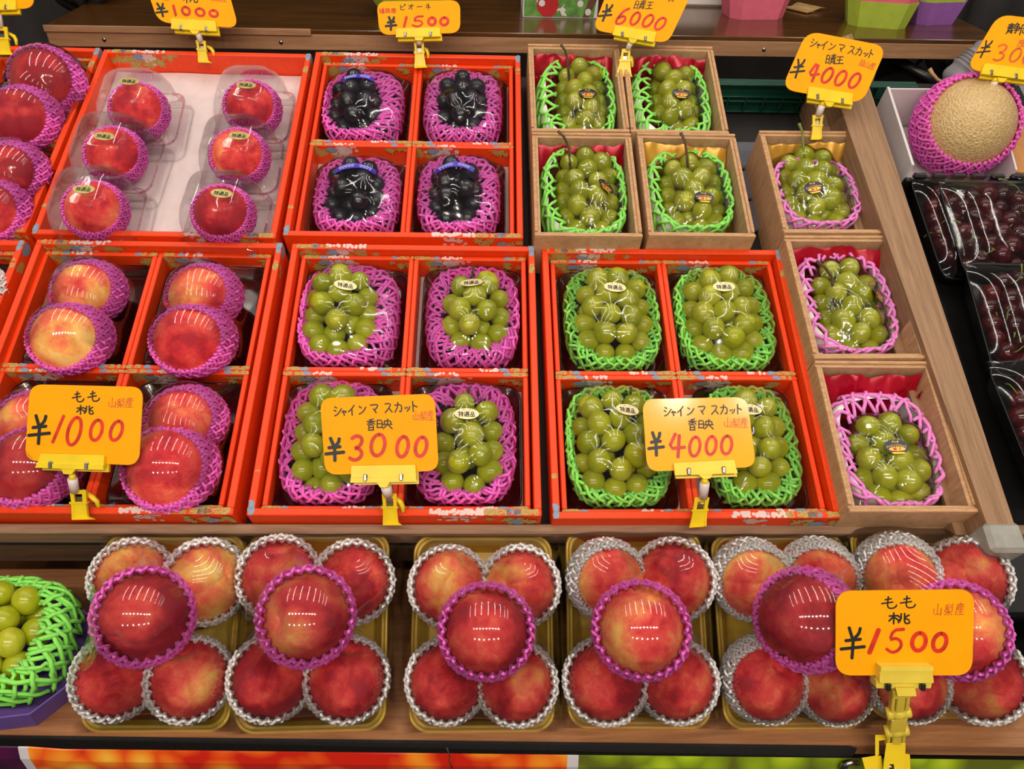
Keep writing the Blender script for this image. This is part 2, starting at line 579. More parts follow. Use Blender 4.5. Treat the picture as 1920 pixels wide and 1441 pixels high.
def rrect(x0, y0, x1, y1, r, n=5):
    out = []
    for cx, cy, a0 in ((x1 - r, y1 - r, 0), (x0 + r, y1 - r, 90), (x0 + r, y0 + r, 180), (x1 - r, y0 + r, 270)):
        for i in range(n + 1):
            a = R_(a0 + 90 * i / n)
            out.append((cx + r * math.cos(a), cy + r * math.sin(a)))
    return out
def rquad(c, r, n=5):
    """rounded outline of a four-cornered card"""
    out = []
    m = len(c)
    for i in range(m):
        p, a, b = np.array(c[i], float), np.array(c[i - 1], float), np.array(c[(i + 1) % m], float)
        da, db = (a - p) / np.linalg.norm(a - p), (b - p) / np.linalg.norm(b - p)
        s, e = p + da * r, p + db * r
        for k in range(n + 1):
            t = k / n
            out.append(tuple((1 - t) ** 2 * s + 2 * t * (1 - t) * (p * 0.88 + (s + e) * 0.06) + t * t * e))
    return out

# ------------------------------------------------------------------ handwriting: strokes on a 10x10 square, y down
W_ = lambda s: [[tuple(float(q) for q in p.split(',')) for p in k.split()] for k in s.split('/')]
def oval(x0, y0, x1, y1, n=18, ov=1):
    return [((x0 + x1) / 2 + (x1 - x0) / 2 * math.sin(2 * math.pi * i / n), (y0 + y1) / 2 - (y1 - y0) / 2 * math.cos(2 * math.pi * i / n)) for i in range(n + ov)]
GL = {
 'mo': W_('2.5,2.6 6.5,1.8/0.3,5.6 7.5,4.4/4.6,0 4.2,5 4.1,7.5 5,9.3 8,9.2 9.6,7.6 9.7,6.5'),
 '桃': W_('.3,3 4.5,2.6/2.5,0 2.4,10/2.4,3.5 .2,7.5/2.6,4 4.3,6/6,.8 5.9,6 4.6,9/4.6,3 5.8,4.4/5.9,5.6 4.4,7/7.6,.5 7.5,8.5 8.2,9.6 9.8,9.4 9.9,7.6/9.7,2 7.8,4/7.8,5 9.6,6.4'),
 '山': W_('5,0 5,8.5/1,4 1,9 9,8.5/9,3.5 9,9.5'),
 '梨': W_('1,2.2 5,1/.6,3.8 5.6,3.4/3.2,1.4 3.2,6/3,4 .6,6/3.4,4 5.4,5.6/7,1.2 7,4.2/9,.4 9,5.6 8.2,5.2/.5,7 9.5,6.7/5,5.4 5,10/4.8,7 1,9.8/5.2,7 9,9.6'),
 '産': W_('5,0 5,1.4/1,1.6 9,1.4/3.4,1.8 4,3/6.8,1.6 6,3/1.2,3.4 9.4,3.2/1.6,3.4 1.4,7 .2,10/3.4,4 2.6,5.6/3,5.4 8.8,5.2/5.8,4 5.8,9.6/3.4,7.4 8.6,7.2/2.4,9.7 9.8,9.5'),
 'シ': W_('1.5,1 4,2.2/.5,4 3,5.2/1,9.5 5,8 9,3'),
 'ャ': W_('1.5,5.5 8.5,4.2 7,6.5/3.5,3.5 5.2,10'),
 'イ': W_('8,.5 5,4 1,6.5/5.2,4 5.2,10'),
 'ン': W_('1.5,2 4,3.6/1,9.3 5.5,7.5 9,3'),
 'マ': W_('.5,1.5 9,1.2 8,3.5 5,6.5/3.5,5 6.5,9'),
 'ス': W_('1.5,1.2 8,1 6,5 1,9.5/5.6,5.4 9,9.3'),
 'カ': W_('1,3 8.8,2.6 8.4,8.5 7.2,9.6 6,8.6/4.8,.3 4.2,5 1,9.6'),
 'ッ': W_('1,4.5 2,6.3/4,4 5,5.8/8.5,3.6 7.5,7 4,9.6'),
 'ト': W_('3.5,.3 3.5,10/3.6,3.8 8,6'),
 '香': W_('7.5,.2 3,1.2/.5,2.4 9.5,2.2/5,.8 5,4.8/4.8,2.6 .8,4.8/5.2,2.6 9.2,4.8/2.5,5.2 2.5,10/2.5,5.3 7.5,5.2 7.5,10/2.6,7.5 7.4,7.4/2.6,9.7 7.4,9.6'),
 '映': W_('.5,1.5 .5,9/.5,1.5 3.6,1.4 3.6,9/.6,5 3.5,4.9/.6,8.6 3.5,8.5/5,2.2 5,5.6/5,2.2 9,2 9,5.6/4.2,5.7 9.8,5.5/7,.2 6.9,5.5 4.2,9.8/7,5.6 9.9,9.8'),
 '晴': W_('.5,1.5 .5,9/.5,1.5 3.4,1.4 3.4,9/.6,5 3.3,4.9/.6,8.6 3.3,8.5/5,1.6 9.5,1.4/5.2,3 9.2,2.9/4.6,4.4 9.9,4.2/7.2,.2 7.2,4.2/5.4,5.4 5.3,8.5 4.7,10/5.4,5.4 9.2,5.2 9.2,9.8 8.3,9.2/5.5,6.9 9,6.8/5.5,8.3 9,8.2'),
 '王': W_('1.5,1 8.5,.8/2,5 8,4.8/.5,9.5 9.7,9.3/5,1 5,9.4'),
 '岡': W_('1,.5 1,10/1,.6 9,.5 9,9.8 8,9.2/3,2.2 3.8,3.6/7,2 6.2,3.6/2.4,4.2 7.6,4.1/5,4.2 5,8/2.8,5.8 2.8,8.2 7.2,8.1/7.2,5.6 7.2,8.6'),
 'ピ': W_('1.5,1 1.5,8 3,9.5 8,9/7,3.5 1.6,5.2') + [oval(7.8, 0, 9.8, 2, 8)],
 'オ': W_('.5,3 9.5,2.6/6,.2 6,9.6 4.8,8.8/5.8,3.2 .8,8.4'),
 'ー': W_('.5,5.2 9.5,4.8'),
 'ネ': W_('4.5,0 6,1.4/1,3 8.2,2.7 1,7.4/5,5 5,10/5.6,5.6 8.8,7.4'),
 '福': W_('2,0 2.8,1.2/.5,2.5 4,2.3 .3,6.4/2.3,4.6 2.3,10/2.6,5 4,6.2/4.8,.8 9.6,.7/5.6,2.2 5.6,4.4/5.6,2.2 8.8,2.1 8.8,4.4/5.6,4.3 8.8,4.2/5,5.6 5,9.8/5,5.6 9.4,5.5 9.4,9.8/5,7.6 9.4,7.5/7.2,5.6 7.2,9.6/5,9.6 9.4,9.5'),
 '静': W_('.3,1.5 4.6,1.3/.6,2.8 4.4,2.7/0,4.2 5,4/2.4,0 2.4,4/.9,5.2 .8,8.6 .2,10/.9,5.2 4.2,5.1 4.2,9.8 3.4,9.2/1,6.8 4,6.7/1,8.2 4,8.1/6.6,0 5.2,2.4/6.2,1.2 8.6,1 7.4,2.8/5.4,3.2 9,3 9,6.6/4.8,5 10,4.8/5.4,6.8 9,6.6/7.2,3 7.2,9.6 6.2,9'),
 '特': W_('1.2,.8 .4,3/1,2.2 4.2,2/2.6,0 2.6,10/.2,6.6 4.4,5.2/5.2,1.8 9.4,1.7/7.2,0 7.2,3.6/4.6,3.8 9.9,3.6/4.8,6 9.9,5.8/8.4,4 8.4,9.8 7.4,9.2/5.8,7 6.6,8.2'),
 '選': W_('3.6,.6 6,.5 5.8,1.8 3.8,2 3.8,3 6.2,2.9/6.9,.6 9.3,.5 9.1,1.8 7,2 7,3 9.6,2.9/3.4,5 9.6,4.8/5,3.6 5,6.6/8,3.5 8,6.5/3,6.7 9.9,6.5/5,7 4,8/7.8,6.9 8.8,8/1,1 2,2.2/.4,4.2 2.2,4 1.6,7.4/.2,9.6 1.8,7.8 4,9.4 9.8,9.4'),
 '品': W_('3,.6 3,4.2/3,.6 7.2,.5 7.2,4.2/3,4 7.2,3.9/.8,5.6 .8,9.8/.8,5.6 4.2,5.5 4.2,9.8/.8,9.5 4.2,9.4/5.8,5.6 5.8,9.8/5.8,5.6 9.2,5.5 9.2,9.8/5.8,9.5 9.2,9.4'),
 '¥': W_('3,0 4.6,3.6/7.6,.2 7.2,2 4.8,4/5,3.4 4.8,10/1.8,4.3 8,3.8/0,7 9.8,6.2'),
 '0': [oval(0.6, 0, 9.4, 10)],
 '1': W_('5,0 5,10'),
 '3': W_('1.5,1.4 4,.2 7.5,.6 8.4,2.6 6.5,4.6 3,5.2 7,5.4 8.9,7.4 7,9.4 3.5,10 .6,9'),
 '4': W_('4.4,0 .5,6.4 9.8,5.7/6.6,.6 5.9,10'),
 '5': W_('9.4,.2 3.6,.6 2.2,4.8 5,3.9 8,4.8 9,7 7.2,9.2 4,10 .8,8.4'),
 '6': W_('8.8,.2 5,1.4 1.8,5 .8,8 2.2,9.8 5.5,9.8 8.6,8.2 8.6,5.8 6,4.8 2,6'),
}
def stroke_poly(g, pts, wd, z, mi, to3):
    """one marker stroke: a flat ribbon with round ends, laid on the surface given by to3(x, y, z)"""
    P = np.array(pts, float)
    if len(P) > 2:                                     # soften the corners a little
        Q = [P[0]]
        for i in range(len(P) - 1):
            Q += [P[i] * 0.75 + P[i + 1] * 0.25, P[i] * 0.25 + P[i + 1] * 0.75]
        Q.append(P[-1])
        P = np.array(Q)
    n = len(P)
    t = np.gradient(P, axis=0)
    t /= np.linalg.norm(t, axis=1, keepdims=True) + 1e-9
    nn = np.stack([-t[:, 1], t[:, 0]], 1)
    h = wd / 2
    P2 = np.concatenate([[P[0] - t[0] * h * 0.6], P, [P[-1] + t[-1] * h * 0.6]])
    N2 = np.concatenate([[nn[0] * 0.55], nn, [nn[-1] * 0.55]])
    V = []
    for p, k in zip(P2, N2):
        V.append(tuple(to3(*(p + k * h), z)))
        V.append(tuple(to3(*(p - k * h), z)))
    Fc = [(2 * i, 2 * i + 1, 2 * i + 3, 2 * i + 2) for i in range(n + 1)]
    g.add(V, Fc, mi)
def glyph(g, ch, cx, cy, w_, h_, wd, to3, mi, z0, slant=0.0, rot=0.0):
    c, s = math.cos(rot), math.sin(rot)
    for k, st in enumerate(GL[ch]):
        pts = []
        for x, y in st:
            u, v = (x - 5) / 10 * w_, (y - 5) / 10 * h_
            u -= v * slant
            pts.append((cx + u * c - v * s, cy + u * s + v * c))
        stroke_poly(g, pts, wd, z0 + k * 4e-6, mi, to3)

# ------------------------------------------------------------------ setting
def B(x, y, z):
    return MB @ Vector((x, y, z))
ZB = -0.049                         # board surface under the boxes
g = Geo(); cbox(g, (-6, -3, -0.05), (6, 7, 0)); o = build('floor', g, 'floor'); o['kind'] = 'structure'
g = Geo(); cbox(g, (-6, 4.5, 0), (6, 4.6, 3.2)); o = build('wall_back', g, 'wall'); o['kind'] = 'structure'

# sloped display board with its front lip and riser
yl_a, yl_b = bp(700, 981, -0.02).y, bp(700, 999, -0.02).y
dshelf = thing('display_stand', 'sloped wooden display board under the gift boxes with a pale front lip', 'stand', MB)
g = Geo(); cbox(g, (-1.05, yl_a - 0.01, ZB - 0.016), (0.80, 1.0, ZB - .0006), 0.001); build('sloped_board', g, 'dark_board', dshelf)
g = Geo(); cbox(g, (-1.05, yl_b, -0.05), (0.585, yl_a, -0.02), 0.0015); build('front_lip', g, 'lip_wood', dshelf)
MBr = MB.to_3x3()
wl = B(0, yl_b + 0.004, -0.048)
g = Geo(); cbox(g, (-1.05, wl.y, wl.z - 0.035), (0.60, wl.y + 0.012, wl.z + 0.004), 0.001)
o = build('riser_plank', g, 'riser_wood', dshelf); o.matrix_basis = MBI
g = Geo(); cbox(g, (-1.2, wl.y + 0.10, 0.0), (0.9, wl.y + 0.12, wl.z + 0.02))
o = build('back_board', g, 'dark_board', dshelf); o.matrix_basis = MBI

# lower shelf (level) that carries the peach trays
ZL = 0.878
fa, fb = wz(200, 1379, ZL), wz(1600, 1396, ZL)
slope = (fb.y - fa.y) / (fb.x - fa.x)
def front_y(x):
    return fa.y + (x - fa.x) * slope
rx0, rx1 = wz(1832, 1190, ZL), wz(1925, 1335, ZL)
lshelf = thing('lower_shelf', 'reddish brown wooden shelf carrying the gold peach trays', 'shelf', Matrix.Identity(4))
g = Geo()
rxf = rx1.x + (rx1.x - rx0.x) / (rx1.y - rx0.y) * (front_y(rx1.x) - rx1.y)
prism(g, [(-0.9, front_y(-0.9)), (rxf, front_y(rxf)), (rx0.x, rx0.y), (rx0.x, wl.y + 0.098), (-0.9, wl.y + 0.098)], ZL - 0.016, ZL)
build('shelf_plank', g, 'shelf_wood', lshelf)
g = Geo()
fx1 = wz(1594, 1396, ZL).x
prism(g, [(-0.9, front_y(-0.9)), (fx1, front_y(fx1)), (fx1 + 0.006, front_y(fx1) - 0.003), (-0.9, front_y(-0.9) - 0.003)], ZL - 0.040, ZL - 0.001)
build('black_edge_strip', g, 'felt', lshelf)
g = Geo(); cbox(g, (-0.9, 0.44, 0.0), (0.9, 0.46, ZL - 0.017)); build('front_apron', g, 'dark_board', lshelf)

# printed banner hanging below the shelf edge
yb = front_y(0) - 0.012
ban = thing('fruit_banner', 'long banner printed with peach and green grape photos below the lower shelf', 'banner', Matrix.Identity(4))
def ban_z(px):
    return wy(px, 1405 + (px / 1920) * 22 - (4 if px < 60 else 0), yb).z
for px0, px1, mt in ((-160, 36, 'print_purple'), (36, 54, 'print_white'), (54, 1064, 'print_peach'), (1064, 1085, 'print_white'), (1085, 2080, 'print_muscat')):
    g = Geo()
    n = max(2, int((px1 - px0) / 60))
    rows = []
    xs = [px0 + (px1 - px0) * i / n for i in range(n + 1)]
    P = [wy(x, 1405 + x / 1920 * 22, yb) for x in xs]
    front = np.array([[(p.x, yb, ban_z(x)), (p.x, yb - 0.004, ban_z(x) - 0.012), (p.x, yb - 0.002, ban_z(x) - 0.10), (p.x, yb + 0.001, ban_z(x) - 0.10), (p.x, yb + 0.0015, ban_z(x))] for p, x in zip(P, xs)])
    grid(g, front, 0, wrap=True, smooth=False)
    build('print_panel', g, mt, ban)
# twig on the banner edge
tw = [wy(838, 1401, yb - 0.006), wy(843, 1416, yb - 0.007), wy(842, 1425, yb - 0.007), wy(848, 1440, yb - 0.007)]
g = Geo(); tube(g, [tuple(q) for q in tw], 0.0006, 5); o = build('grape_twig', g, 'stem_brown')
tag(o, 'thin dry reddish twig caught on the edge of the printed banner', 'twig')
g = Geo()
pts = [wy(x, y, yb - 0.006) for x, y in ((1578, 1441), (1586, 1431), (1595, 1428), (1606, 1430), (1611, 1433))]
tube(g, [tuple(q) for q in pts], [0.004, 0.0035, 0.003, 0.0025, 0.001], 6)
o = build('foil_scrap', g, 'steel'); tag(o, 'crumpled silver foil scrap on the green grape print', 'foil')

# ------------------------------------------------------------------ sloping rail beside the wooden boxes
ZRT = 0.030
ra, rb_ = bp(1571, 187, ZRT), bp(1861, 1012, ZRT)
rc, rd = bp(1630, 163, ZRT), bp(1905, 992, ZRT)
rail = thing('side_rail', 'long sloping wooden rail between wooden grape boxes and cherry trays', 'rail', MB)
g = Geo()
def lerp(a, b, t):
    return a + (b - a) * t
ext = lambda a, b, t: (b.x + (a.x - b.x) * t, b.y + (a.y - b.y) * t)
A1, A0, C1, C0 = ext(ra, rb_, 1.18), (rb_.x, rb_.y), ext(rc, rd, 1.18), (rd.x, rd.y)
prism(g, [A0, C0, C1, A1], ZB, ZRT); build('rail_beam', g, 'rail_wood', rail)
g = Geo()
wdt = C0[0] - A0[0]
prism(g, [(A0[0] - 0.012, A0[1]), (A0[0] - 0.0005, A0[1]), (A1[0] - 0.0005, A1[1]), (A1[0] - 0.012, A1[1])], ZB, ZRT - 0.035); build('inner_strip', g, 'rail_wood', rail)
g = Geo(); cbox(g, (A0[0] - 0.004, A0[1] - 0.012, ZB - 0.004), (C0[0] + 0.006, A0[1] + 0.018, ZRT + 0.002), 0.004)
build('tape_wrap', g, 'tape', rail)

# ------------------------------------------------------------------ back table with its baskets
ZT = wy(1000, 74, 1.235).z
tl, tr_ = wz(82, 48, ZT), wz(1884, 76, ZT)
e_x = (tr_ - tl).normalized(); e_y = Vector((-e_x.y, e_x.x, 0))
TBL = Matrix(((e_x.x, e_y.x, 0, tl.x), (e_x.y, e_y.y, 0, tl.y), (0, 0, 1, ZT), (0, 0, 0, 1)))
TW = (tr_ - tl).length
table = thing('back_table', 'brown varnished table with plywood front edge behind the gift boxes', 'table', TBL)
g = Geo(); cbox(g, (0, 0, -0.006), (TW, 0.7, 0), 0.001); build('tabletop', g, 'table_top', table)
g = Geo(); cbox(g, (0, 0, -0.029), (TW, 0.02, -0.0065), 0.001); build('front_edge_board', g, 'ply_edge', table)
g = Geo(); cbox(g, (0, -0.004, -0.0075), (TW * 0.27, -0.0002, 0.0015), 0.0005); build('thin_edge_strip', g, 'ply_edge', table)
g = Geo(); cbox(g, (0, 0.02, -0.023), (TW, 0.7, -0.0065), 0.001); build('under_board', g, 'dark_board', table)
for lx in (0.02, TW - 0.2):
    g = Geo(); cbox(g, (lx, 0.03, -ZT), (lx + 0.03, 0.06, -0.024), 0.001); build('leg', g, 'ply_edge', table)
for px, py in ((192, 62), (525, 71), (1438, 82)):
    q = TBL.inverted() @ wy(px, py, tl.y)
    g = Geo(); tube(g, [(q.x, 0.001, -0.018), (q.x, -0.0015, -0.018)], 0.0028, 10); build('screw', g, 'steel', table)

def basket(name, label, px, py, w0, w1, h, mt, z0=0.0, rot=0.0, inner=None, group=None):
    """octagonal folded paper basket: px, py = middle of its base on the table"""
    p = wz(px, py, ZT)
    t = thing(name, label, 'basket', T_((p.x, p.y, ZT + z0)) @ Matrix.Rotation(rot, 4, 'Z'), group)
    g = Geo()
    def ring(a, b, z, c=0.32):
        k = a * c
        return [(a, -b + k, z), (a, b - k, z), (a - k, b, z), (-a + k, b, z), (-a, b - k, z), (-a, -b + k, z), (-a + k, -b, z), (a - k, -b, z)]
    r = [ring(w0, w0 * 0.75, 0), ring(w1, w1 * 0.75, h), ring(w1 - 0.0015, w1 * 0.75 - 0.0015, h), ring(w0 - 0.0015, w0 * 0.75 - 0.0015, 0.0015)]
    V = np.array(r)
    grid(g, V, 0, wrap=True, smooth=False)
    g.add([tuple(v) for v in V[0]], [tuple(range(7, -1, -1))], 0)
    g.add([tuple(v) for v in V[3]], [tuple(range(8))], 0)
    build('basket_body', g, mt, t)
    return t
S_ = lambda px, py: depth(wz(px, py, ZT)) / F_PX
s = S_(1410, 60)
basket('paper_basket', 'pink octagonal paper basket on the back table holding a green one', 1410, 28, 55 * s, 66 * s, 56 * s, 'pinkpaper', 0, 0.1)
basket('paper_basket', 'lime green paper basket nested inside the pink basket', 1410, 28, 56 * s, 68 * s, 62 * s, 'greenpaper', 18 * s, 0.1)
s = S_(1640, 60)
basket('paper_basket', 'lime green paper basket at the bottom of the mixed nested pile', 1640, 44, 53 * s, 64 * s, 46 * s, 'greenpaper', 0, -0.25)
basket('paper_basket', 'pink paper basket nested above the bottom lime green basket', 1640, 44, 53 * s, 64 * s, 48 * s, 'pinkpaper', 10 * s, -0.25)
basket('paper_basket', 'lime green paper basket between the pink and purple nested ones', 1640, 44, 53 * s, 64 * s, 48 * s, 'greenpaper', 18 * s, -0.25)
basket('paper_basket', 'purple paper basket on top of the mixed nested pile', 1640, 44, 53 * s, 64 * s, 50 * s, 'purplepaper', 25 * s, -0.25)
basket('paper_basket', 'purple paper basket near the table end holding a green one', 1742, 40, 42 * s, 54 * s, 42 * s, 'purplepaper', 0, 0.2)
basket('paper_basket', 'lime green paper basket nested inside the purple basket near the table end', 1742, 40, 43 * s, 55 * s, 46 * s, 'greenpaper', 8 * s, 0.2)
s = S_(760, 60)
basket('paper_basket', 'lime green paper basket standing behind the price card reading 1500', 775, 25, 58 * s, 88 * s, 52 * s, 'greenpaper', 0, 0.0)
basket('paper_basket', 'purple paper basket nested in the green one behind the price card', 775, 25, 60 * s, 84 * s, 50 * s, 'purplepaper', 14 * s, 0.0)
# printed fruit carton
p = wz(980, 33, ZT); q = wz(1119, 34, ZT)
wbx = q.x - p.x
ct = thing('fruit_carton', 'white carton printed with a red apple and leaves on the back table', 'carton', T_((p.x, p.y, ZT)))
g = Geo(); cbox(g, (0, 0, 0), (wbx, 0.12, 0.09), 0.001); build('carton_body', g, 'white_card', ct)
g = Geo()
pr = random.Random(3)
def blob(cx, cz, rx, rz, n=14, j=0.15):
    return [(cx + rx * math.cos(2 * math.pi * i / n) * (1 + pr.uniform(-j, j)), cz + rz * math.sin(2 * math.pi * i / n) * (1 + pr.uniform(-j, j))) for i in range(n)]
FR = Matrix(((1, 0, 0, 0), (0, 0, -1, 0), (0, 1, 0, 0), (0, 0, 0, 1)))      # outline (x, z) facing the shopper
def clampz(pl):
    return [(min(max(x, 0.002), wbx - 0.002), min(max(z, 0.002), 0.06)) for x, z in pl]
prism(g, clampz([(0.001, 0.002), (wbx * .95, 0.002), (wbx * .98, 0.04), (0.001, 0.06)]), 0, 0.0003, 1, FR)
for k in range(9):
    prism(g, clampz(blob(pr.uniform(0.01, wbx - .01), pr.uniform(0.006, 0.04), .012, .009)), 0.0003 + k * 2e-5, 0.0005 + k * 2e-5, 1 if k % 3 else 3, FR)
prism(g, clampz(blob(wbx * .33, 0.02, .017, .019, 16, .05)), 0, 0.0008, 0, FR)
prism(g, clampz([(wbx * .80, .002), (wbx * .88, .002), (wbx * .99, .03), (wbx * .99, .05), (wbx * .93, .05)]), 0, 0.0009, 2, FR)
for cx, cz in ((.25, .022), (.76, .022), (.87, .01)):
    prism(g, blob(wbx * cx, cz, .005, .005, 12, .05), 0, 0.001, 3, FR)
build('printed_front', g, ['apple_red', 'leaf_print', 'bark_print', 'white_card'], ct)
# slotted bamboo fan (fork tips) on the table
p = wz(1492, 22, ZT)
fan = thing('bamboo_comb', 'pale bamboo comb with dark gaps lying on the back table', 'comb', T_((p.x, p.y, ZT)) @ Matrix.Rotation(-0.9, 4, 'Z'))
g = Geo(); cbox(g, (-0.022, 0.0, 0.001), (0.022, 0.02, 0.004), 0.0008); build('comb_back', g, 'bamboo', fan)
for k in range(9):
    g = Geo()
    x = -0.020 + 0.005 * k
    tube(g, [(x, 0.018, 0.003), (x * 1.1, 0.035, 0.006), (x * 1.15, 0.05, 0.004)], [0.0016, 0.0014, 0.0007], 6)
    build('tooth', g, 'bamboo', fan)
# dark bag and white tray behind
p = wz(1265, 12, ZT)
g = Geo(); cbox(g, (0, 0, 0), (0.11, 0.10, 0.03), 0.004)
o = build('foam_tray', g, 'white_card'); o.matrix_world = T_((p.x, p.y, ZT)); tag(o, 'white foam tray at the back beside the pink basket', 'tray')
p = wz(160, 14, ZT)
g = Geo()
def cloth(th, ph):
    return 1 + 0.14 * np.sin(5 * ph + 3 * np.cos(th)) + 0.1 * np.cos(9 * ph)
ball(g, 0.06, 40, 16, (0, 0, 0.05), cloth)
o = build('dark_bag', g, 'dark_cloth'); o.matrix_world = T_((p.x - 0.02, p.y + 0.05, ZT + 0.005)); o.scale = (1.0, 0.8, 1.1)
tag(o, 'crumpled dark bag on the corner of the back table', 'bag')
g = Geo()
p = wy(45, 70, 1.45)
def cloth2(th, ph):
    return 1 + 0.10 * np.sin(7 * ph + 2 * np.cos(2 * th)) + 0.06 * np.cos(13 * ph)
ball(g, 0.2, 48, 18, (0, 0, 0), cloth2)
o = build('hanging_dark_cloth', g, 'dark_cloth'); o.matrix_world = T_((p.x - 0.09, 1.62, p.z - 0.15)) @ Matrix.Diagonal((0.7, 0.5, 1.7, 1)); tag(o, 'folded dark cloth bundle beside the end of the back table', 'cloth')

# ------------------------------------------------------------------ orange gift boxes
OW = 0.2911
pr = random.Random(11)
def leafpoly(cx, cy, r, rot):
    out = []
    for i in range(14):
        a = rot + 2 * math.pi * i / 14
        k = (1.0, 0.45, 0.8, 0.42)[i % 4] * pr.uniform(0.85, 1.1)
        out.append((cx + r * k * math.cos(a), cy + r * k * math.sin(a)))
    return out
def prints_face(g, L, mapf, seeds, depth_max):
    """floral print on a wall face: along 0..L, down 0..depth_max; mapf(a, d, lift) gives the point"""
    def put(poly, mi, lift):
        poly = [(min(max(a, 0.0), L), min(max(d, 0.0), depth_max)) for a, d in poly]
        g.add([tuple(mapf(a, d, lift)) for a, d in poly], [tuple(range(len(poly)))], mi)
    k = 0
    for kind, c, d, r in seeds:
        c = c * L
        if kind == 'leaf':
            for _ in range(5):
                put(leafpoly(c + pr.uniform(-r, r) * 1.3, d + pr.uniform(-.5, .6) * r, r * pr.uniform(0.5, 0.8), pr.uniform(0, 6)), 0, 0.0002 + 1e-5 * k); k += 1
        elif kind == 'blue':
            put([(c + r * math.cos(i * .52) * pr.uniform(.7, 1.15), d + .7 * r * math.sin(i * .52) * pr.uniform(.7, 1.15)) for i in range(12)], 2, 0.00018 + 1e-5 * k); k += 1
        else:
            for _ in range(22):
                a0, d0 = c + pr.gauss(0, .55) * r, d + pr.gauss(0, .4) * r
                for q in range(5):
                    aa, dd = a0 + .0016 * math.cos(q * 1.257), d0 + .0016 * math.sin(q * 1.257)
                    put([(aa + .0011 * math.cos(i * 1.05), dd + .0011 * math.sin(i * 1.05)) for i in range(6)], 1, 0.0003 + 4e-6 * k); k += 1
def prints_rim(g, L, W, mapf, spans):
    """print that wraps over a rim: spans (kind, from, to) along it"""
    for kind, a0, a1 in spans:
        a0, a1 = a0 * L, a1 * L
        n = max(3, int((a1 - a0) / 0.003))
        mi = {'gold': 0, 'white': 1, 'blue': 2}[kind]
        if kind == 'white':
            for i in range(int((a1 - a0) / 0.0016)):
                cx, cy = pr.uniform(a0, a1), pr.uniform(0.0012, W - 0.0012)
                rr = min(0.0019, W * .3)
                g.add([tuple(mapf(cx + rr * math.cos(q * .785), min(max(cy + rr * math.sin(q * .785), 0), W), 0.00025 + 2e-6 * i)) for q in range(8)], [tuple(range(8))], mi)
            continue
        V, Fc = [], []
        for i in range(n + 1):
            a = a0 + (a1 - a0) * i / n
            e = pr.uniform(0, .3) if i not in (0, n) else .4
            V += [tuple(mapf(a, W * e * pr.random(), 0.00015)), tuple(mapf(a, W * (1 - e * pr.random()), 0.00015))]
        for i in range(n):
            if kind == 'gold' and pr.random() < 0.12:
                continue
            Fc.append((2 * i, 2 * i + 1, 2 * i + 3, 2 * i + 2))
        g.add(V, Fc, mi)
        if kind == 'gold':
            for i in range(int((a1 - a0) / 0.004)):
                cx = pr.uniform(a0, a1); cy = pr.uniform(.001, W - .001)
                g.add([tuple(mapf(cx + .0012 * math.cos(q * 1.57), cy + .0009 * math.sin(q * 1.57), 0.0003)) for q in range(4)], [(0, 1, 2, 3)], 3)

def walls(t, w_, l_, h, th, names=('back_panel', 'front_panel', 'side_panel', 'side_panel'), mat='orange', z0=0.0):
    g = Geo(); cbox(g, (-w_ / 2, l_ / 2 - th, z0), (w_ / 2, l_ / 2, h), .0009); build(names[0], g, mat, t)
    g = Geo(); cbox(g, (-w_ / 2, -l_ / 2, z0), (w_ / 2, -l_ / 2 + th, h), .0009); build(names[1], g, mat, t)
    for sx in (-1, 1):
        g = Geo()
        a, b = (-w_ / 2, -w_ / 2 + th) if sx < 0 else (w_ / 2 - th, w_ / 2)
        cbox(g, (a, -l_ / 2 + th, z0), (b, l_ / 2 - th, h), .0009); build(names[2], g, mat, t)
    g = Geo(); cbox(g, (-w_ / 2 + th, -l_ / 2 + th, z0), (w_ / 2 - th, l_ / 2 - th, z0 + .002), .0004); build('base_panel', g, mat, t)

def gift_box(label, x, y, rot, length, inserts=True):
    h = -ZB
    t = thing('gift_box', label, 'gift box', board_frame(x, y, ZB, rot), 'orange gift boxes on the display board')
    th = 0.0075
    walls(t, OW, length, h, th)
    g = Geo()
    prints_face(g, OW - 2 * th, lambda a, d, s: (-OW / 2 + th + a, length / 2 - th - s, h - .001 - d),
                [('leaf', .05, .008, .015), ('leaf', .13, .012, .015), ('leaf', .23, .016, .016), ('blue', .15, .005, .009), ('leaf', .30, .004, .010), ('blossom', .20, .003, .010)], .034)
    prints_rim(g, OW, th, lambda a, e, s: (-OW / 2 + a, length / 2 - e, h + s), [('gold', .02, .16), ('white', .14, .30), ('blue', .08, .11)])
    prints_rim(g, OW, th, lambda a, e, s: (-OW / 2 + a, -length / 2 + e, h + s), [('white', .62, .80), ('white', .62, .80), ('gold', .77, .99), ('blue', .88, .93)])
    prints_face(g, OW, lambda a, d, s: (-OW / 2 + a, -length / 2 - s, h - .001 - d), [('blossom', .7, .006, .014), ('leaf', .86, .008, .012), ('blue', .92, .012, .01), ('leaf', .97, .008, .01)], .03)
    prints_rim(g, length, th, lambda a, e, s: (OW / 2 - e, length / 2 - a, h + s), [('blue', .0, .045), ('gold', .08, .12)])
    prints_face(g, length, lambda a, d, s: (OW / 2 + s, length / 2 - a, h - .001 - d), [('blue', .02, .006, .012), ('leaf', .11, .008, .009)], .03)
    prints_rim(g, length, th, lambda a, e, s: (-OW / 2 + e, length / 2 - a, h + s), [('blue', .955, 1.0), ('gold', .86, .875)])
    build('floral_print', g, ['gold_print', 'white_print', 'blue_print', 'orange'], t)['kind'] = 'stuff'
    return t

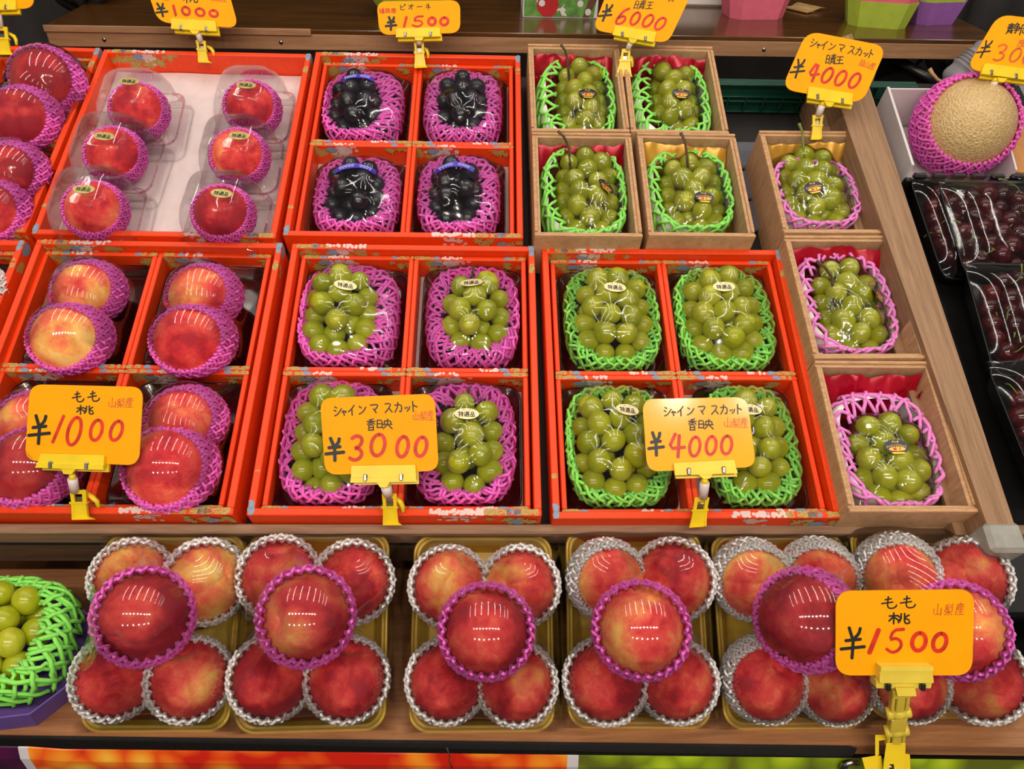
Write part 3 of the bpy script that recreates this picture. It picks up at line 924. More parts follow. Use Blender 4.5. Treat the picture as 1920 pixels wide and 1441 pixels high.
INS_H = 0.036
def card_tray(label, bx, by, brot, cx, cy, w_, l_):
    """one of the four open card trays that fill a gift box"""
    c, s = math.cos(brot), math.sin(brot)
    x, y = bx + c * cx - s * cy, by + s * cx + c * cy
    t = thing('card_tray', label, 'card tray', board_frame(x, y, ZB + .0022, brot), 'orange card trays inside the gift boxes')
    th = .0055
    walls(t, w_, l_, INS_H, th)
    g = Geo()
    prints_face(g, w_ - 2 * th, lambda a, d, s_: (-w_ / 2 + th + a, l_ / 2 - th - s_, INS_H - .001 - d),
                [('leaf', .12, .008, .014), ('leaf', .2, .012, .010), ('blossom', .36, .006, .013), ('blossom', .28, .009, .012), ('leaf', .9, .004, .011), ('blue', .18, .003, .008)], .026)
    prints_rim(g, w_, th, lambda a, e, s_: (-w_ / 2 + a, l_ / 2 - e, INS_H + s_), [('gold', .0, .17), ('blue', .17, .23), ('white', .24, .42), ('blue', .80, .86), ('gold', .86, 1.0)])
    prints_rim(g, w_, th, lambda a, e, s_: (-w_ / 2 + a, -l_ / 2 + e, INS_H + s_), [('gold', .0, .14), ('blue', .14, .2), ('white', .60, .76), ('blue', .76, .84), ('gold', .84, 1.0)])
    build('floral_print', g, ['gold_print', 'white_print', 'blue_print', 'orange'], t)['kind'] = 'stuff'
    g = Geo()
    n = 9
    u = np.linspace(-1, 1, n)
    X, Y = np.meshgrid(u * (w_ / 2 - th - .0006), u * (l_ / 2 - th - .0006))
    Z = .0026 + .0012 * (np.sin(X * 70) * np.cos(Y * 40)) ** 2
    grid(g, np.stack([X, Y, Z], -1)); build('liner_sheet', g, 'liner', t)
    return x, y

L1, L2 = 0.3385, 0.3446
BOXES = {
 'B': (-0.4045, 0.8115, -0.52, L1, 'orange gift box with six peaches in clear clamshells on white paper'),
 'C': (-0.1067, 0.8145, -0.18, L1, 'orange gift box of four black grape packs below the 1500 card'),
 'D': (-0.3974, 0.4618, -0.38, L2, 'orange gift box of paired peaches with the 1000 card clipped on its front rim'),
 'F': (-0.0940, 0.4603, -0.07, L2, 'orange gift box of muscat packs in pink nets under the 3000 card'),
 'G': (0.2070, 0.4579, 0.25, L2, 'orange gift box of muscat packs in green nets under the shiny 4000 card'),
}
pa = bp(190, 88, 0); pb = bp(45, 437, 0)
BOXES['A'] = (pa.x - OW / 2 - .003, (pa.y + pb.y) / 2 + 0.002, -0.9, L1, 'orange gift box of paired dark peaches at the upper edge beside the clamshell box')
pa = bp(50, 444, 0)
BOXES['E'] = (pa.x - OW / 2 - .002, 0.4625, -0.6, L2, 'orange gift box mostly cut off beside the box of paired peaches')
CELL = {}
for k, (x, y, rdeg, ln, lab) in BOXES.items():
    rot = R_(rdeg)
    gift_box(lab, x, y, rot, ln)
    if k == 'B':
        t = thing('paper_sheet', 'white paper sheet covering the raised floor of the clamshell box', 'paper', board_frame(x, y, -0.0312, rot))
        g = Geo(); u = np.linspace(-1, 1, 24)
        X, Y = np.meshgrid(u * (OW / 2 - .0085), u * (ln / 2 - .0085))
        grid(g, np.stack([X, Y, .0007 * np.sin(X * 60 + 2 * np.sin(Y * 30))], -1)); build('sheet', g, 'liner', t)
        g = Geo(); cbox(g, (-OW / 2 + .008, -ln / 2 + .008, ZB + .0312 + .0026), (OW / 2 - .008, ln / 2 - .008, -.0012)); build('false_floor', g, 'kraft', t)
        continue
    iw, il = OW - .0155, ln - .0155
    wside = {'A': 'dark peach box', 'C': 'black grape box', 'D': 'peach box', 'E': 'cut-off box', 'F': 'pink-net muscat box', 'G': 'green-net muscat box'}[k]
    for sx in (-1, 1):
        for sy in (-1, 1):
            if k in 'AE' and sx < 0:
                continue
            if k == 'D' and sx < 0 and sy > 5:
                continue
            dx = sx * (iw / 4 - .0012) - .004 * (k == 'D')
            lab = 'orange card tray in the %s, %s, %s' % (wside, 'upslope' if sy > 0 else 'downslope', 'towards the rail' if sx > 0 else 'away from the rail')
            CELL[k, sx, sy] = card_tray(lab, x, y, rot, dx, sy * (il / 4 - .0004), iw / 2 - .003, il / 2 - .0012) + (rot, iw / 2, il / 2)

# ------------------------------------------------------------------ foam nets, fruit meshes
def net_mesh(name, th0, th1, N, rows, r, mat, seed=0, twist=0.0, base=1.05, jit=0.02, dbl=False):
    """diamond foam net as a zone of the unit ball around +Z, open at the pole"""
    rg = np.random.default_rng(seed)
    g = Geo()
    per = 4
    n = rows * per + 1
    s = np.linspace(0, 1, n)
    k = np.arange(n) / per
    frac = k - np.floor(k)
    ease = np.floor(k) + frac * frac * (3 - 2 * frac)
    for sgn, ly in ((-1, 0), (1, 0), (-1, 1), (1, 1))[:4 if dbl else 2]:
        for i in range(N):
            ph = 2 * np.pi * (i + .5 * ly + sgn * ease * 0.5 + twist * s) / N
            th = th0 + (th1 - th0) * s + 0.10 * (th1 - th0) / rows * np.sin(2 * np.pi * k) * 0
            rad = base - ly * r * .9 + r * 0.55 * sgn * np.cos(np.pi * k) + rg.normal(0, jit * 0.3, n)
            ph = ph + rg.normal(0, jit, 1) * .6
            P = np.stack([np.sin(th) * np.cos(ph), np.sin(th) * np.sin(ph), np.cos(th)], -1)
            tube(g, P * rad[:, None], r * (1 + rg.normal(0, .06)), 5, up=P, caps=True)
    return g.mesh(name, [mat])
NETS = {}
for colr in ('pink_net', 'white_net'):
    NETS[colr, 0] = net_mesh('foam_net_' + colr, R_(60), R_(150), 26, 7, .050, colr, 1, base=1.075)
    NETS[colr, 1] = net_mesh('foam_net_' + colr, R_(58), R_(150), 26, 8, .042, colr, 2, dbl=True)
    NETS[colr, 3] = net_mesh('foam_net_' + colr, R_(60), R_(150), 28, 7, .034, colr, 4, dbl=True)
    NETS[colr, 2] = net_mesh('foam_net_' + colr, R_(63), R_(140), 26, 6, .050, colr, 3, base=1.075)

def peach_mesh():
    g = Geo()
    def fn(th, ph):
        d = (ph + np.pi) % (2 * np.pi) - np.pi
        r = 1 - .20 * np.exp(-(th / .30) ** 2) + .03 * np.exp(-((th - .6) / .3) ** 2)
        r = r - .13 * np.exp(-(np.abs(d) / .15) ** 1.5) * np.sin(th) ** .7 * (0.4 + .6 * np.cos(th / 2) ** 2)
        r = r + .05 * np.exp(-((np.pi - th) / .3) ** 2)
        return r * (1 + .02 * np.cos(2 * ph))
    ball(g, 1, 56, 36, (0, 0, 0), fn)
    return g.mesh('peach', ['peach'])
PEACH = peach_mesh()
def rot_from(axis_to, roll=0.0):
    """rotation taking +Z to axis_to"""
    z = Vector(axis_to).normalized()
    return z.to_track_quat('Z', 'Y').to_matrix().to_4x4() @ Matrix.Rotation(roll, 4, 'Z')

def peach(label, Mf, ctr, rad, stem, roll, col, net, netaxis, group, squash=1.0, netroll=0.0):
    """Mf: frame (board or tray); ctr in that frame; stem: direction of the stem end; net: key of NETS"""
    o = bpy.data.objects.new('peach', PEACH)
    COL.objects.link(o)
    zc = Vector(stem).normalized()                     # seam turned towards the shopper, give or take
    xv = view_axis(Mf, ctr, 0, 0)
    xv = (xv - zc * xv.dot(zc)).normalized()
    yv = zc.cross(xv)
    Rm = Matrix(((xv.x, yv.x, zc.x, 0), (xv.y, yv.y, zc.y, 0), (xv.z, yv.z, zc.z, 0), (0, 0, 0, 1))) @ Matrix.Rotation((roll - 1.2) * .9, 4, 'Z')
    o.matrix_world = Mf @ T_(ctr) @ Rm @ Matrix.Diagonal((rad, rad, rad * squash, 1))
    o.color = (*col, 1)
    tag(o, label, 'peach', group)
    if net:
        n = bpy.data.objects.new('foam_net', NETS[net])
        COL.objects.link(n)
        n.parent = o
        n.matrix_basis = Rm.inverted() @ rot_from(netaxis, netroll)
    return o

# ------------------------------------------------------------------ stretched film
def membrane(X, Y, H, b, iters=260, start=None):
    """film pulled taut over the obstacle heights H, fixed at height b round the edge"""
    z = np.full_like(H, H.max() if start is None else start)
    z[0], z[-1], z[:, 0], z[:, -1] = b, b, b, b
    z = np.maximum(z, H)
    for _ in range(iters):
        a = 0.25 * (z[:-2, 1:-1] + z[2:, 1:-1] + z[1:-1, :-2] + z[1:-1, 2:])
        z[1:-1, 1:-1] = np.maximum(a, H[1:-1, 1:-1])
    for _ in range(2):
        z[1:-1, 1:-1] = .5 * z[1:-1, 1:-1] + .125 * (z[:-2, 1:-1] + z[2:, 1:-1] + z[1:-1, :-2] + z[1:-1, 2:])
    return z
def heights(X, Y, balls, lo):
    H = np.full_like(X, lo)
    for x, y, z, r in balls:
        d2 = r * r - (X - x) ** 2 - (Y - y) ** 2
        H = np.maximum(H, np.where(d2 > 0, z + np.sqrt(np.maximum(d2, 0)), lo))
    return H
def wrap_film(parent, name, x0, y0, x1, y1, balls, zedge, mat, nx=36, ny=44, iters=260, lift=.0012, wob=0.0):
    X, Y = np.meshgrid(np.linspace(x0, x1, nx), np.linspace(y0, y1, ny))
    H = heights(X, Y, balls, zedge) + lift
    Z = membrane(X, Y, H, zedge, iters)
    if wob:
        Z = Z + wob * np.sin(X * 160 + 3 * np.sin(Y * 90)) * np.cos(Y * 120)
    g = Geo(); grid(g, np.stack([X, Y, Z], -1))
    o = build(name, g, mat, parent)
    def z_at(x, y):
        j = min(max((x - x0) / (x1 - x0) * (nx - 1), 0), nx - 2); i = min(max((y - y0) / (y1 - y0) * (ny - 1), 0), ny - 2)
        a, b_ = int(j), int(i)
        u, v = j - a, i - b_
        return Z[b_, a] * (1 - u) * (1 - v) + Z[b_, a + 1] * u * (1 - v) + Z[b_ + 1, a] * (1 - u) * v + Z[b_ + 1, a + 1] * u * v
    return o, z_at
def surf_frame(z_at, x, y, e=.006, lift=.0006):
    dx = (z_at(x + e, y) - z_at(x - e, y)) / (2 * e)
    dy = (z_at(x, y + e) - z_at(x, y - e)) / (2 * e)
    n = Vector((-dx, -dy, 1)).normalized()
    xx = Vector((1, 0, dx)).normalized()
    yy = n.cross(xx)
    z = max(z_at(x + u * .007, y + v * .004) for u in (-1, 0, 1) for v in (-1, 0, 1))
    p = Vector((x, y, z_at(x, y) * .4 + z * .6 + lift))
    return Matrix(((xx.x, yy.x, n.x, p.x), (xx.y, yy.y, n.y, p.y), (xx.z, yy.z, n.z, p.z), (0, 0, 0, 1)))
def ellipse(rx, ry, n=28, cx=0, cy=0):
    return [(cx + rx * math.cos(2 * math.pi * i / n), cy + ry * math.sin(2 * math.pi * i / n)) for i in range(n)]
def seal_mesh(face):
    g = Geo()
    prism(g, ellipse(.0128, .0066), 0, .0003, 0)
    to3 = lambda x, y, z: (x, -y, z)
    for i, ch in enumerate('特選品'):
        glyph(g, ch, -.0060 + .0060 * i, .0007, .0054, .0062, .0007, to3, 1, .0005)
    for x in (-.003, .003):
        g.add([tuple((x + .0007 * math.cos(a), .0046 + .0006 * math.sin(a), .0005)) for a in np.linspace(0, 6.28, 7)[:-1]], [tuple(range(6))], 2)
    return g.mesh('seal_label', [face, 'ink_black', 'ink_red'])
SEAL, SEAL2 = seal_mesh('seal_cream'), seal_mesh('seal_green')
def bag_label_mesh():
    g = Geo()
    prism(g, ellipse(.0125, .0083), 0, .0003, 0)
    prism(g, [(x, y) for x, y in ellipse(.0085, .0025, 20, 0, -.0028)], .0003, .0005, 1)
    prism(g, [(-.007, -.0064), (.007, -.0064), (.0052, -.0084), (-.0052, -.0084)], .0003, .0005, 1)
    to3 = lambda x, y, z: (x, -y, z)
    for i, ch in enumerate('シャインマスカット'):
        glyph(g, ch, -.0092 + .0023 * i, -.0012 + .00012 * (i - 4) ** 2 * .6, .0022, .0032, .00042, to3, 1, .0006)
    for i, ch in enumerate('晴王'):
        glyph(g, ch, -.0024 + .0048 * i, .0028, .0032, .0036, .0005, to3, 2, .0007)
    for i, ch in enumerate('岡山産'):
        glyph(g, ch, -.0024 + .0024 * i, -.0056, .0020, .0022, .0003, to3, 1, .0006)
    return g.mesh('bag_label', ['label_navy', 'label_gold', 'ink_red'])
BAGLABEL = bag_label_mesh()

# ------------------------------------------------------------------ grape bunches
def grape_mesh(name, mat):
    g = Geo(); ball(g, 1, 22, 15)
    return g.mesh(name, [mat])
GRAPE = {'muscat': grape_mesh('muscat_grape', 'muscat'), 'pione': grape_mesh('black_grape', 'pione')}
def bunch_points(w_, l_, r, zbase, ztop, seed):
    """grape centres heaped on an oval w_ by l_; outer layer plus fillers beneath"""
    rg = np.random.default_rng(seed)
    a, b = w_ / 2 - r * .95, l_ / 2 - r * .95
    area = 3.6 * a * b * 1.2 + 2 * r * (a + b)
    n1 = int(area / (3.05 * r * r))
    n2 = int(n1 * .35)
    P = []
    for i in range(n1 + n2):
        q = math.sqrt(rg.random()) if i < n1 else math.sqrt(rg.random()) * .85
        t_ = rg.random() * 2 * math.pi
        P.append((a * q * math.cos(t_), b * q * math.sin(t_), 0))
    P = np.array(P)
    P[n1:, 2] = -1.5 * r
    lay = np.arange(len(P)) < n1
    for it in range(140):
        D = P[:, None] - P[None]
        d = np.linalg.norm(D, axis=2) + np.eye(len(P)) * 9
        push = np.maximum(1.93 * r - d, 0)
        mv = (D / d[..., None] * push[..., None]).sum(1) * .45
        P += mv
        rho = (np.abs(P[:, 0] / a) ** 2.8 + np.abs(P[:, 1] / b) ** 2.8) ** (1 / 2.8)
        k = np.maximum(rho, 1)
        P[:, 0] /= k; P[:, 1] /= k
        fy = np.where(P[:, 1] > 0, .45, 1.0)
        rho = np.minimum((np.abs(P[:, 0] / a) ** 2.8 + np.abs(fy * P[:, 1] / b) ** 2.8) ** (1 / 2.8), 1)
        zs = zbase + r + (ztop - zbase - 2 * r) * np.sqrt(np.maximum(1 - .85 * rho ** 3.0, 0))
        tgt = np.where(lay, zs, np.maximum(zs - 1.6 * r, zbase + r * .9))
        P[:, 2] += (tgt - P[:, 2]) * .35
    return P
def pack_net(name, parent, out, opening, zb, zp, zi, mat, N=27, rows=4, r=.0018, seed=0, layers=(0, 1), liner=None, ex=3.2):
    """foam net round a bunch: from the tray up over the rim of the bunch.  out / opening = (cx, cy, hw, hl)"""
    rg = np.random.default_rng(seed)
    def side(u, v):
        """surface point for arrays u (turns), v (0..1)"""
        a = 2 * np.pi * u
        c, s = np.cos(a), np.sin(a)
        ro = (np.abs(c) ** ex + np.abs(s) ** ex) ** (-1 / ex)
        ox, oy = out[0] + out[2] * ro * c, out[1] + out[3] * ro * s
        ri = (np.abs(c) ** 2.7 + np.abs(s) ** 2.7) ** (-1 / 2.7)
        ix, iy = opening[0] + opening[2] * ri * c, opening[1] + opening[3] * ri * s
        # keep the opening inside the outline
        k = np.sqrt(((ix - out[0]) / out[2]) ** 2 + ((iy - out[1]) / out[3]) ** 2) / ro
        f = np.minimum(1, .95 / np.maximum(k, 1e-6))
        ix, iy = out[0] + (ix - out[0]) * f, out[1] + (iy - out[1]) * f
        bx, by = out[0] + (ox - out[0]) * .93, out[1] + (oy - out[1]) * .93
        w0 = (1 - v) ** 2; w1 = 2 * v * (1 - v); w2 = v ** 2
        o2x, o2y = out[0] + (ox - out[0]) * 1.07, out[1] + (oy - out[1]) * 1.07
        return np.stack([w0 * bx + w1 * o2x + w2 * ix, w0 * by + w1 * o2y + w2 * iy, w0 * zb + w1 * zp + w2 * zi + 0 * ix], -1)
    per = 3
    n = rows * per + 1
    s = np.linspace(0, 1, n)
    k = np.arange(n) / per
    fr = k - np.floor(k)
    ease = np.floor(k) + fr * fr * (3 - 2 * fr)
    if liner:
        g = Geo()
        uu, vv = np.meshgrid(np.linspace(0, 1, 48, endpoint=False), np.linspace(0, .66, 7))
        V = side(uu, vv)
        ctr = np.array([out[0], out[1], 0])
        V[..., :2] = ctr[:2] + (V[..., :2] - ctr[:2]) * .955
        V[..., 2] -= .0015
        V += rg.normal(0, .0008, V.shape)
        grid(g, V, 0, wrap=True)
        build('foam_liner', g, liner, parent)
    g = Geo()
    for ly in layers:
        for sg in (-1, 1):
            for i in range(N):
                u = (i + .5 * ly + sg * ease * .5 + rg.normal(0, .10) + np.cumsum(rg.normal(0, .05, n))) / N
                v = np.clip(s + rg.normal(0, .012, n), 0, 1)
                P = side(u, v)
                ctr = np.array([out[0], out[1], zb * .5 + .01])
                nr = P - ctr
                nr /= np.linalg.norm(nr, axis=1, keepdims=True)
                P = P + nr * (sg * np.cos(np.pi * k) * r * .6 - ly * r * 2.0)[:, None]
                tube(g, P, r * (1 + rg.normal(0, .07)), 5, up=nr)
    return build(name, g, mat, parent)

def px_rect(Mi, px0, py0, px1, py1, zf, zt=None, zb=None):
    """photo rectangle -> (cx, cy, half width, half length) in a board-aligned frame with inverse Mi"""
    L = Mi @ (MB @ bp(px0, (py0 + py1) / 2, zf)); Rr = Mi @ (MB @ bp(px1, (py0 + py1) / 2, zf))
    T = Mi @ (MB @ bp((px0 + px1) / 2, py0, zf if zt is None else zt)); Bt = Mi @ (MB @ bp((px0 + px1) / 2, py1, zf if zb is None else zb))
    return ((L.x + Rr.x) / 2, (T.y + Bt.y) / 2, (Rr.x - L.x) / 2, (T.y - Bt.y) / 2)

def dark_tray(t, o, ht=.013, pad=.004):
    cx, cy, hw, hl = o
    g = Geo()
    lv = [(.86, 0), (.90, 0.0), (1.0, ht), (1.03, ht), (1.03, ht - .001), (.985, ht - .0012), (.885, .0012), (.86, .0012)]
    V = np.array([[(x, y, z) for x, y in rrect(cx - (hw + pad) * k, cy - (hl + pad) * k, cx + (hw + pad) * k, cy + (hl + pad) * k, .018 * k, 5)] for k, z in lv])
    grid(g, V, 0, wrap=True, flip=True)
    m = V.shape[1]
    g.add(V[0], [tuple(range(m))[::-1]], 0); g.add(V[-1], [tuple(range(m))], 0)
    return build('tray_body', g, 'darktray', t)

def add_grapes(t, P, r, kind, seed, stem=None, elong=1.08):
    rg = np.random.default_rng(seed + 100)
    me = GRAPE[kind]
    for p in P:
        o = bpy.data.objects.new('grape', me)
        COL.objects.link(o)
        o.parent = t
        k = r * (1 + rg.normal(0, .05))
        o.matrix_basis = T_(tuple(p)) @ Matrix.Rotation(rg.random() * 6.28, 4, Vector(rg.normal(0, 1, 3)).normalized()) @ Matrix.Diagonal((k, k, k * elong, 1))
    if stem is not None:
        g = Geo(); tube(g, stem[0], stem[1], 7)
        build('stem', g, stem[2], t)

def grape_pack(key, kind, netc, netbox, bunch, lab, seal=None, sealmesh=None, band=None, stem=None, seed=0, top=.062):
    """a bunch in a foam net on a dark plastic tray under film, inside one card tray"""
    x, y, rot, cw, cl = CELL[key]
    zf = ZB + .0022 + .0052                                # tray floor in the board frame
    Mf = board_frame(x, y, zf, rot)
    Mi = Mf.inverted()
    zmid = zf + .030
    o = px_rect(Mi, *netbox, zf + .024)
    bb = px_rect(Mi, *bunch, zf + .036, zf + .050, zf + .032)
    lim = (cw / 2 - .0075, cl / 2 - .0065)
    # tray must stay in its cell
    hw, hl = min(o[2], lim[0] - .004), min(o[3], lim[1] - .005)
    cx = min(max(o[0], -lim[0] + hw + .003), lim[0] - hw - .003); cy = min(max(o[1], -lim[1] + hl + .004), lim[1] - hl - .004)
    o = (cx, cy, hw, hl)
    y0, y1 = max(bb[1] - bb[3], cy - hl + .005), min(bb[1] + bb[3], lim[1] + .002)
    x0, x1 = max(bb[0] - bb[2], cx - hw + .003), min(bb[0] + bb[2], cx + hw - .003)
    bb = ((x0 + x1) / 2, (y0 + y1) / 2, (x1 - x0) / 2, (y1 - y0) / 2)
    tr = thing('plastic_tray', 'dark wrapped tray in the %s box, %s, %s' % ({'C': 'black grape', 'F': 'pink-net muscat', 'G': 'green-net muscat'}[key[0]], 'upslope' if key[2] > 0 else 'downslope', 'towards the rail' if key[1] > 0 else 'away from the rail'), 'tray', Mf, 'dark wrapped trays in the gift boxes')
    dark_tray(tr, o)
    t = thing('grape_bunch', lab, 'grapes', Mf @ T_((0, 0, .0015)), 'grape bunches on the display board')
    r = .0124 if kind == 'muscat' else .0118
    P = bunch_points(bb[2] * 2, bb[3] * 2, r, .006, top, seed) + np.array([bb[0], bb[1], 0])
    st = None
    if stem:
        q = Mi @ (MB @ bp(*stem, zf + .05))
        st = (np.array([(q.x, q.y - .03, .035), (q.x, q.y - .012, .048), (q.x + .001, q.y, .052)]), .0016, 'stem_brown')
    add_grapes(t, P, r, kind, seed, st)
    pack_net('foam_net', t, o, (bb[0], bb[1] + .002, bb[2] * .97, bb[3] * .96), .003, .040, .036, netc, seed=seed)
    balls = [(p[0], p[1], p[2] + .0015, r * 1.05) for p in P]
    a = np.linspace(0, 2 * np.pi, 60)
    ro = (np.abs(np.cos(a)) ** 3.2 + np.abs(np.sin(a)) ** 3.2) ** (-1 / 3.2)
    for k, z in ((.99, .026), (.93, .034), (.85, .038)):
        balls += [(o[0] + o[2] * k * c_, o[1] + o[3] * k * s_, z - .003, .0045) for c_, s_ in zip(ro * np.cos(a), ro * np.sin(a))
                  if abs(o[0] + o[2] * k * c_ - bb[0]) > bb[2] * .95 or abs(o[1] + o[3] * k * s_ - bb[1]) > bb[3] * .95]
    e = (o[2] + .0038, o[3] + .0045)
    fo, z_at = wrap_film(tr, 'film_wrap', o[0] - e[0], o[1] - e[1], o[0] + e[0], o[1] + e[1], balls, .0125, 'film')
    if seal:
        q = Mi @ (MB @ bp(*seal, zf + .05))
        for _ in range(3):
            q = Mi @ (MB @ bp(*seal, zf + z_at(q.x, q.y)))
        n = obj('seal_label', sealmesh or SEAL, fo); n.matrix_basis = surf_frame(z_at, q.x, q.y)
    if band:
        g = Geo()
        (xa, ya), (xb, yb2), arch = band
        pts = []
        for i in range(15):
            u = i / 14
            q = Mi @ (MB @ bp(xa + (xb - xa) * u, ya + (yb2 - ya) * u - arch * 4 * u * (1 - u), zf + .05))
            for _ in range(3):
                q = Mi @ (MB @ bp(xa + (xb - xa) * u, ya + (yb2 - ya) * u - arch * 4 * u * (1 - u), zf + z_at(q.x, q.y)))
            pts.append((q.x, q.y))
        wv = .0042
        rows = np.array([[(px_, py_ + d, max(z_at(px_, py_ + d), z_at(px_, py_)) + .0007) for d in (-wv, -wv / 3, wv / 3, wv)] for px_, py_ in pts])
        grid(g, rows, 0, flip=True)
        for i in list(range(2, 7)) + list(range(9, 13)):
            c = rows[i, 1:3].mean(0)
            for q in range(4):
                g.add([tuple(c + np.array([.0016 * math.cos(q * 1.57) + .0011 * math.cos(v), .0017 * math.sin(q * 1.57) + .0011 * math.sin(v), .0006])) for v in (0, 1.26, 2.5, 3.77, 5.03)], [(0, 1, 2, 3, 4)], 1)
        build('paper_band', g, ['band_violet', 'band_pale'], fo)

GP = [
 (('C', -1, 1), 'pione', 'pink_net', (605, 150, 757, 278), (617, 137, 717, 252), 'black grape bunch by the clamshell box, beneath the 1500 card', None, None, ((640, 152), (700, 150), 8), None, 21),
 (('C', 1, 1), 'pione', 'pink_net', (793, 150, 943, 280), (818, 137, 915, 250), 'black grape bunch without a violet band, in the upslope tray by the wooden boxes', None, None, None, None, 22),
 (('C', -1, -1), 'pione', 'pink_net', (590, 305, 753, 443), (608, 300, 722, 430), 'black grape bunch with a violet band, downslope by the clamshell box', None, None, ((628, 322), (705, 324), 12), (667, 296), 23),
 (('C', 1, -1), 'pione', 'pink_net', (783, 300, 940, 443), (803, 297, 905, 428), 'black grape bunch with an arched violet band, downslope by the wooden boxes', None, None, ((815, 325), (888, 320), 14), None, 24),
 (('F', -1, 1), 'muscat', 'pink_net', (562, 512, 748, 698), (568, 503, 708, 692), 'green muscat bunch leaning to one side of its pink net, above the 3000 card', (648, 536), SEAL, None, None, 31),
 (('F', 1, 1), 'muscat', 'pink_net', (797, 515, 973, 703), (828, 512, 958, 662), 'green muscat bunch with wide pink net below it and a dark stem tip', (884, 531), SEAL, None, (886, 502), 32),
 (('F', -1, -1), 'muscat', 'pink_net', (522, 725, 712, 960), (546, 722, 690, 940), 'green muscat bunch mostly hidden behind the 3000 card', None, None, None, None, 33),
 (('F', 1, -1), 'muscat', 'pink_net', (773, 728, 968, 962), (810, 737, 945, 952), 'green muscat bunch in pink net with a cream seal beside the 3000 card', (875, 776), SEAL, None, (878, 728), 34),
 (('G', -1, 1), 'muscat', 'green_net', (1058, 505, 1235, 706), (1076, 505, 1222, 684), 'green muscat bunch in green net, upslope beside the pink-net box', (1153, 539), SEAL, None, None, 41),
 (('G', 1, 1), 'muscat', 'green_net', (1262, 507, 1448, 707), (1280, 502, 1430, 697), 'green muscat bunch in green net, upslope beside the wooden boxes', (1357, 538), SEAL, None, None, 42),
 (('G', -1, -1), 'muscat', 'green_net', (1062, 735, 1255, 963), (1070, 732, 1235, 952), 'large green muscat bunch partly behind the shiny 4000 card', (1176, 769), SEAL, None, (1180, 728), 43),
 (('G', 1, -1), 'muscat', 'green_net', (1325, 730, 1495, 963), (1335, 732, 1478, 928), 'green muscat bunch between the shiny 4000 card and the wooden boxes', (1406, 768), SEAL, None, None, 44),
]
for key, kind, nc, nb, bb, lab, sl, sm, band, stem, sd in GP:
    grape_pack(key, kind, nc, nb, bb, lab, sl, sm, band, stem, sd)

# ------------------------------------------------------------------ peaches in the card trays
def view_axis(Mf, p, ax, ay):
    """direction (in frame Mf) from p towards the shopper, tipped sideways by ax and up by ay"""
    wp = Mf @ Vector(p)
    v = (CAM - wp).normalized()
    up = Vector((0, 0, 1)); r = up.cross(v).normalized(); u = v.cross(r)
    return Mf.to_3x3().inverted() @ (v + r * ax + u * ay)

def peach_px(Mf, px, py, rpx, h, off=1.06):
    """centre in frame Mf (h = height above its xy plane) and radius from the fruit's outline in the photo"""
    n = Mf.to_3x3() @ Vector((0, 0, 1))
    P = hit(px, py, Mf @ Vector((0, 0, h)), n)
    return Mf.inverted() @ P, rpx / off * depth(P) / F_PX

def peach_cell(key, specs, lab, film_on=True):
    x, y, rot, cw, cl = CELL[key]
    zf = ZB + .0022 + .0052
    Mf = board_frame(x, y, zf, rot)
    tr = thing('plastic_tray', 'dark wrapped tray of paired peaches, ' + lab, 'tray', Mf, 'dark wrapped trays in the gift boxes')
    balls, xs, ys = [], [], []
    for (px, py, rp, col, stem, roll, ax, ay, net, plab) in specs:
        c, r = peach_px(Mf, px, py, rp, .041)
        c.z = r * 1.04 + .002
        c, _ = peach_px(Mf, px, py, rp, c.z)
        peach(plab, Mf, c, r, view_axis(Mf, c, *stem), roll, col, net, view_axis(Mf, c, ax - .16, ay + .16), 'peaches in the gift boxes', .82)
        balls.append((c.x, c.y, c.z, r * 1.075))
        xs.append(c.x); ys.append(c.y)
    hw = min(cw / 2 - .012, .056); hl = cl / 2 - .012
    o = (.002, 0.0, hw, hl)
    dark_tray(tr, o)
    if film_on:
        x0, x1 = min(o[0] - hw - .0035, min(b[0] - b[3] for b in balls) - .001), max(o[0] + hw + .0035, max(b[0] + b[3] for b in balls) + .001)
        wrap_film(tr, 'film_wrap', x0, -hl - .0035, x1, hl + .0035, balls, .0125, 'film', 40, 52, 300)

YEL, MIX, RED, DRK, MAR = (.30, .0, .1), (.50, .02, .2), (.72, .06, .3), (.85, .30, .4), (.95, .5, .5)
def cv(c, seed, dr=0.0):
    return (c[0] + dr, c[1], (seed * .137) % 1.0)
peach_cell(('D', -1, 1), [
    (168, 548, 67, cv(YEL, 3, .1), (-.2, 1.4), 1.3, -.30, .22, ('pink_net', 1), 'yellow and red peach in pink net, upper of the pair beside the cut-off box'),
    (134, 634, 74, cv(YEL, 8, .02), (.1, 1.2), 1.4, -.28, .15, ('pink_net', 1), 'pale orange peach in pink net, lower of the pair beside the cut-off box')], 'upslope near the cut-off box')
peach_cell(('D', 1, 1), [
    (384, 556, 69, cv(MIX, 5), (-.1, 1.3), 1.5, -.32, .22, ('pink_net', 1), 'red and yellow peach in pink net, upper of the pair beside the pink-net muscat box'),
    (364, 638, 77, cv(RED, 9), (.1, 1.5), 1.6, -.22, .12, ('pink_net', 1), 'red peach with a clear seam, lower of the pair beside the pink-net muscat box')], 'upslope near the muscat box')
peach_cell(('D', -1, -1), [
    (64, 796, 70, cv(YEL, 12, .12), (-.2, 1.0), .4, -.28, .15, ('pink_net', 1), 'orange peach in pink net partly behind the 1000 card on the front rim'),
    (66, 876, 85, cv(MAR, 4, -.05), (.2, -1.4), .6, -.22, .12, ('pink_net', 1), 'large dark crimson peach in pink net under the 1000 card on the front rim')], 'downslope behind the 1000 card')
